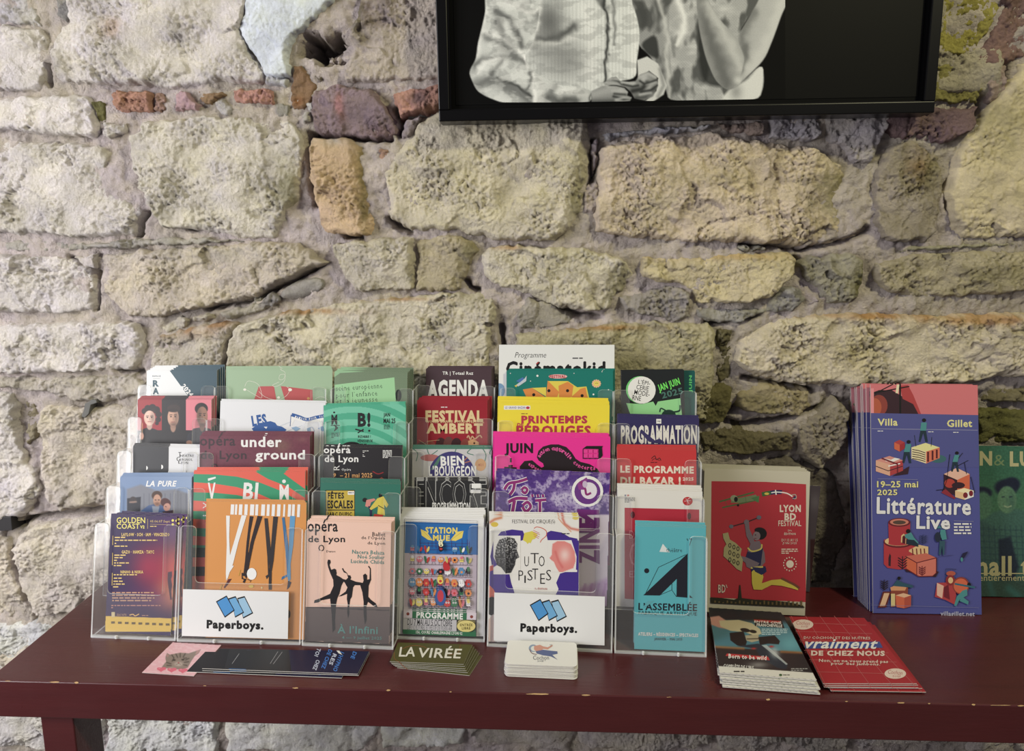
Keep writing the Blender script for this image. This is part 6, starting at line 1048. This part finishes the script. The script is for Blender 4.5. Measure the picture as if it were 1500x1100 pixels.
# second shirt sleeve and woman's shirt first (behind)
mW = R.fill(Kp([(1130,-560),(1280,-560),(1500,-560),(1700,-560),(1760,0),(1740,200),(1700,560),(1350,560),(1330,480),(1290,380),(1240,300),(1180,250),(1130,60)]), (150,152,152), 2)
R.C *= 1
mS = R.fill(Lp([(0,-560),(480,-560),(500,-100),(480,0),(420,80),(350,190),(390,270),(400,330),(380,430),(490,330),(497,440),(470,525),(250,530),(0,540)]), (168,170,170), 2)
R.mix(np.clip(fbm(X / 40, Y / 18, 4, 3) * 1.2, -1, 1).clip(0, 1) * .5 * mS, (226,228,226)); R.mix(np.clip(-fbm(X / 26, Y / 50, 8, 3) * 1.6, 0, .75) * np.maximum(mS, mW), (60,62,62))
R.mix((np.sin(X * 1.5) * np.sin(Y * 1.5) > .3) * .12 * np.maximum(mS, mW), (80,82,82))
R.fill(Lp([(150,60),(200,200),(240,340),(290,460),(180,440),(150,300)]), (40,42,42), 6, .8, mS); R.fill(Lp([(330,450),(400,430),(495,320),(497,440),(470,530),(260,530)]), (214,216,214), 4, 1, mS); R.blob(*Lp([(350,480)])[0], 9, 12, (120,122,122), .6, inside=mS)
R.stroke(Kp([(1290,0),(1330,120),(1340,300),(1350,560)]), 4, (210,212,210), .7, mW); R.stroke(Kp([(1400,0),(1440,140),(1400,240)]), 6, (240,242,240), .8, mW); R.fill(Kp([(1190,240),(1280,180),(1300,330),(1230,300)]), (50,52,52), 4, .9); R.fill(Kp([(1140,0),(1190,80),(1200,180),(1240,110),(1210,0)]), (70,72,72), 6, .9)
R.sm = False; mC = R.fill(Kp([(1175,330),(1230,310),(1290,350),(1338,470),(1320,520),(1260,560),(1220,555),(1280,500),(1290,430),(1240,390),(1180,440)]), (206,208,206), 2); R.stroke(Kp([(1300,380),(1320,470),(1290,530)]), 3, (120,122,122), .6, mC)
R.sm = True
# raised bare forearm of the woman
mF = R.fill(Lp([(140,-100),(195,-100),(200,0),(262,100),(350,195),(396,262),(402,300),(396,340),(378,440),(330,468),(296,468),(240,420),(190,300),(160,170),(146,60)]), (150,152,152), 2); R.stroke(Lp([(170,-50),(200,150),(270,350),(300,440)]), 11, (96,98,98), .8, mF); R.stroke(Lp([(195,20),(290,180),(360,290),(370,360)]), 9, (196,198,196), .8, mF)
mU = R.fill(Lp([(500,-100),(680,-150),(640,0),(600,45),(545,200),(500,310),(410,400),(330,468),(376,400),(398,300),(352,200),(420,90),(470,0)]), (176,178,178), 2); R.stroke(Lp([(400,250),(400,330),(340,440)]), 5, (90,92,92), .7, mU); R.stroke(Lp([(600,0),(520,220),(430,360)]), 11, (206,208,206), .7, mU); R.stroke(Lp([(440,60),(370,200),(400,270)]), 8, (110,112,112), .8, mU); R.blob(*Lp([(362,420)])[0], 7, 6, (212,214,212), .8, inside=mF)
# man's shirt
mT = R.fill(Kp([(355,-560),(1130,-560),(1140,0),(1170,80),(1187,160),(1186,250),(1172,340),(1170,430),(1060,450),(1000,480),(960,520),(900,520),(640,500),(520,440),(330,200)]), wv, 2)
R.blob(*Kp([(780,330)])[0], 34, 30, (130,132,132), .75, inside=mT); R.blob(*Kp([(690,130)])[0], 22, 34, (84,86,86), .85, inside=mT); R.blob(*Kp([(640,230)])[0], 22, 26, (146,148,148), .7, inside=mT); R.stroke(Kp([(610,230),(720,215),(830,150)]), 6, (70,72,72), .8, mT); R.stroke(Kp([(600,240),(720,240),(840,200)]), 5, (216,218,216), .7, mT)
R.stroke(Kp([(990,0),(1012,120),(1004,300),(998,450)]), 2.2, (60,62,62), .95, mT); R.stroke(Kp([(1040,0),(1052,130),(1048,240)]), 2.6, (110,112,112), .7, mT); R.stroke(Kp([(970,0),(1000,40)]), 5, (60,62,62), .6, mT); R.blob(*Kp([(1020,300)])[0], 2.2, 2.2, (130,132,132), 1, inside=mT); R.blob(*Kp([(1018,130)])[0], 2.2, 2.2, (130,132,132), 1, inside=mT)
R.stroke(Kp([(1150,60),(1170,200),(1160,400)]), 5, (240,242,240), .6, mT); R.stroke(Kp([(900,60),(930,250),(920,420)]), 10, (238,240,238), .5, mT); R.mix((np.sin(X * 1.2) > .2) * .07 * mT, (60,60,60)); R.stroke(Kp([(640,-40),(645,60),(600,230),(565,280)]), 3.5, (236,238,236), .8, mT)
mA = R.fill(Kp([(355,-200),(640,-200),(640,60),(610,220),(560,300),(565,360),(600,385),(640,418),(700,438),(760,468),(928,488),(922,572),(640,578),(450,570),(350,534),(296,500),(262,432),(252,392),(290,325),(300,240),(308,210),(330,120),(355,0)]), (204,208,206), 2)
for q, w, cc, a in (([(400,60),(500,130),(540,260)], 5, (90,92,92), .85), ([(410,110),(430,200)], 5, (70,72,72), .8), ([(320,200),(400,220),(500,300)], 5, (96,98,98), .7), ([(350,180),(450,215),(560,310)], 5, (240,242,240), .8), ([(540,40),(640,90)], 4, (96,98,98), .7), ([(470,10),(560,60),(630,70)], 4, (240,242,240), .7), ([(280,360),(360,320),(470,310),(560,340)], 5, (90,92,92), .7), ([(300,400),(340,340),(420,320)], 4, (240,242,240), .8), ([(370,410),(430,340)], 4, (80,82,82), .7), ([(300,470),(330,440),(400,450),(520,510),(600,560)], 9, (100,102,102), .8), ([(410,430),(560,500),(606,545)], 3, (60,62,62), .8), ([(600,395),(610,480),(620,570)], 4, (240,242,240), .9), ([(590,400),(585,470),(560,500)], 3, (90,92,92), .7), ([(640,440),(660,520),(640,560)], 5, (210,212,210), .7), ([(690,540),(760,560),(830,550)], 7, (70,72,72), .85), ([(720,470),(700,520),(720,560)], 5, (110,112,112), .7), ([(770,500),(850,510),(900,530)], 5, (230,232,230), .8), ([(926,492),(920,570)], 2, (90,92,92), .8), ([(340,60),(320,200),(300,300)], 4, (232,234,232), .7), ([(560,310),(575,360)], 3, (250,250,250), .9)): R.stroke(Kp(q), w, cc, a, mA)
R.mix(np.clip(fbm(X / 26, Y / 12, 21, 4) * .8, 0, .25) * mT, (120,122,122)); R.mix(np.clip(-fbm(X / 20, Y / 26, 22, 3) * 1.0, 0, .25) * mA, (110,112,112)); R.mix(np.clip(fbm(X / 30, Y / 15, 23, 3) * 1.1, 0, .3) * mA, (246,248,246))
R.sm = False
hs = (140,142,142)
mH = R.fill(Kp([(925,500),(985,472),(1060,474),(1105,484),(1124,505),(1120,525),(1144,535),(1135,556),(1085,568),(925,572)]), hs, 2); R.blob(*Kp([(1085,500)])[0], 6, 5, (186,188,188), .9, inside=mH); R.stroke(Kp([(1045,530),(1100,545),(1138,540)]), 2, (50,52,52), .9, mH); R.stroke(Kp([(930,520),(1000,500),(1050,490)]), 6, (172,174,174), .7, mH); R.stroke(Kp([(930,565),(1040,560)]), 5, (70,72,72), .8, mH); R.stroke(Kp([(1050,515),(1110,520)]), 2, (60,62,62), .8, mH)
mG = R.fill(Kp([(995,458),(1010,440),(1035,425),(1060,422),(1080,445),(1130,450),(1165,445),(1190,410),(1240,392),(1282,420),(1290,470),(1262,530),(1215,552),(1160,540),(1140,505),(1110,480),(1060,468),(1000,468)]), (126,128,128), 2); R.stroke(Kp([(1000,455),(1080,460),(1150,465)]), 3, (176,178,178), .8, mG); R.blob(*Kp([(1215,435)])[0], 7, 8, (190,192,192), .9, inside=mG); R.blob(*Kp([(1240,480)])[0], 8, 9, (180,182,182), .8, inside=mG); R.stroke(Kp([(1150,500),(1200,490),(1230,455)]), 4, (40,42,42), .85, mG); R.stroke(Kp([(1170,540),(1220,530),(1270,490)]), 4, (60,62,62), .7, mG); R.stroke(Kp([(1040,435),(1070,445),(1090,462)]), 2, (50,52,52), .8, mG)

for q in ([(1015,478),(1060,470),(1110,476)], [(1040,500),(1085,498),(1120,506)], [(1060,548),(1100,536),(1142,540)]): R.stroke(Kp(q), 2.2, (176,178,178), .8, mH)
for q in ([(1020,432),(1075,436)], [(1090,452),(1160,458)], [(1185,425),(1235,405),(1275,425)], [(1225,462),(1275,450)], [(1190,520),(1250,510)]): R.stroke(Kp(q), 2.4, (184,186,186), .75, mG)
for q in ([(1190,445),(1215,462),(1280,440)], [(1195,505),(1250,495),(1285,470)], [(1100,465),(1150,475),(1180,470)]): R.stroke(Kp(q), 1.8, (46,48,48), .8, mG)
R.grain(.05, .8, 2); R.C = R.C * .93
fo = empty('tmp', M); cv = Cover(Op, n, Mi); cv.z = -.0131
# only what lies inside the print area
keep = (R.Y < lo); R.Y = np.minimum(R.Y, lo); cv.raster(R); cv.done(fr, 'photograph_print', M_PHOTO); bpy.data.objects.remove(fo)
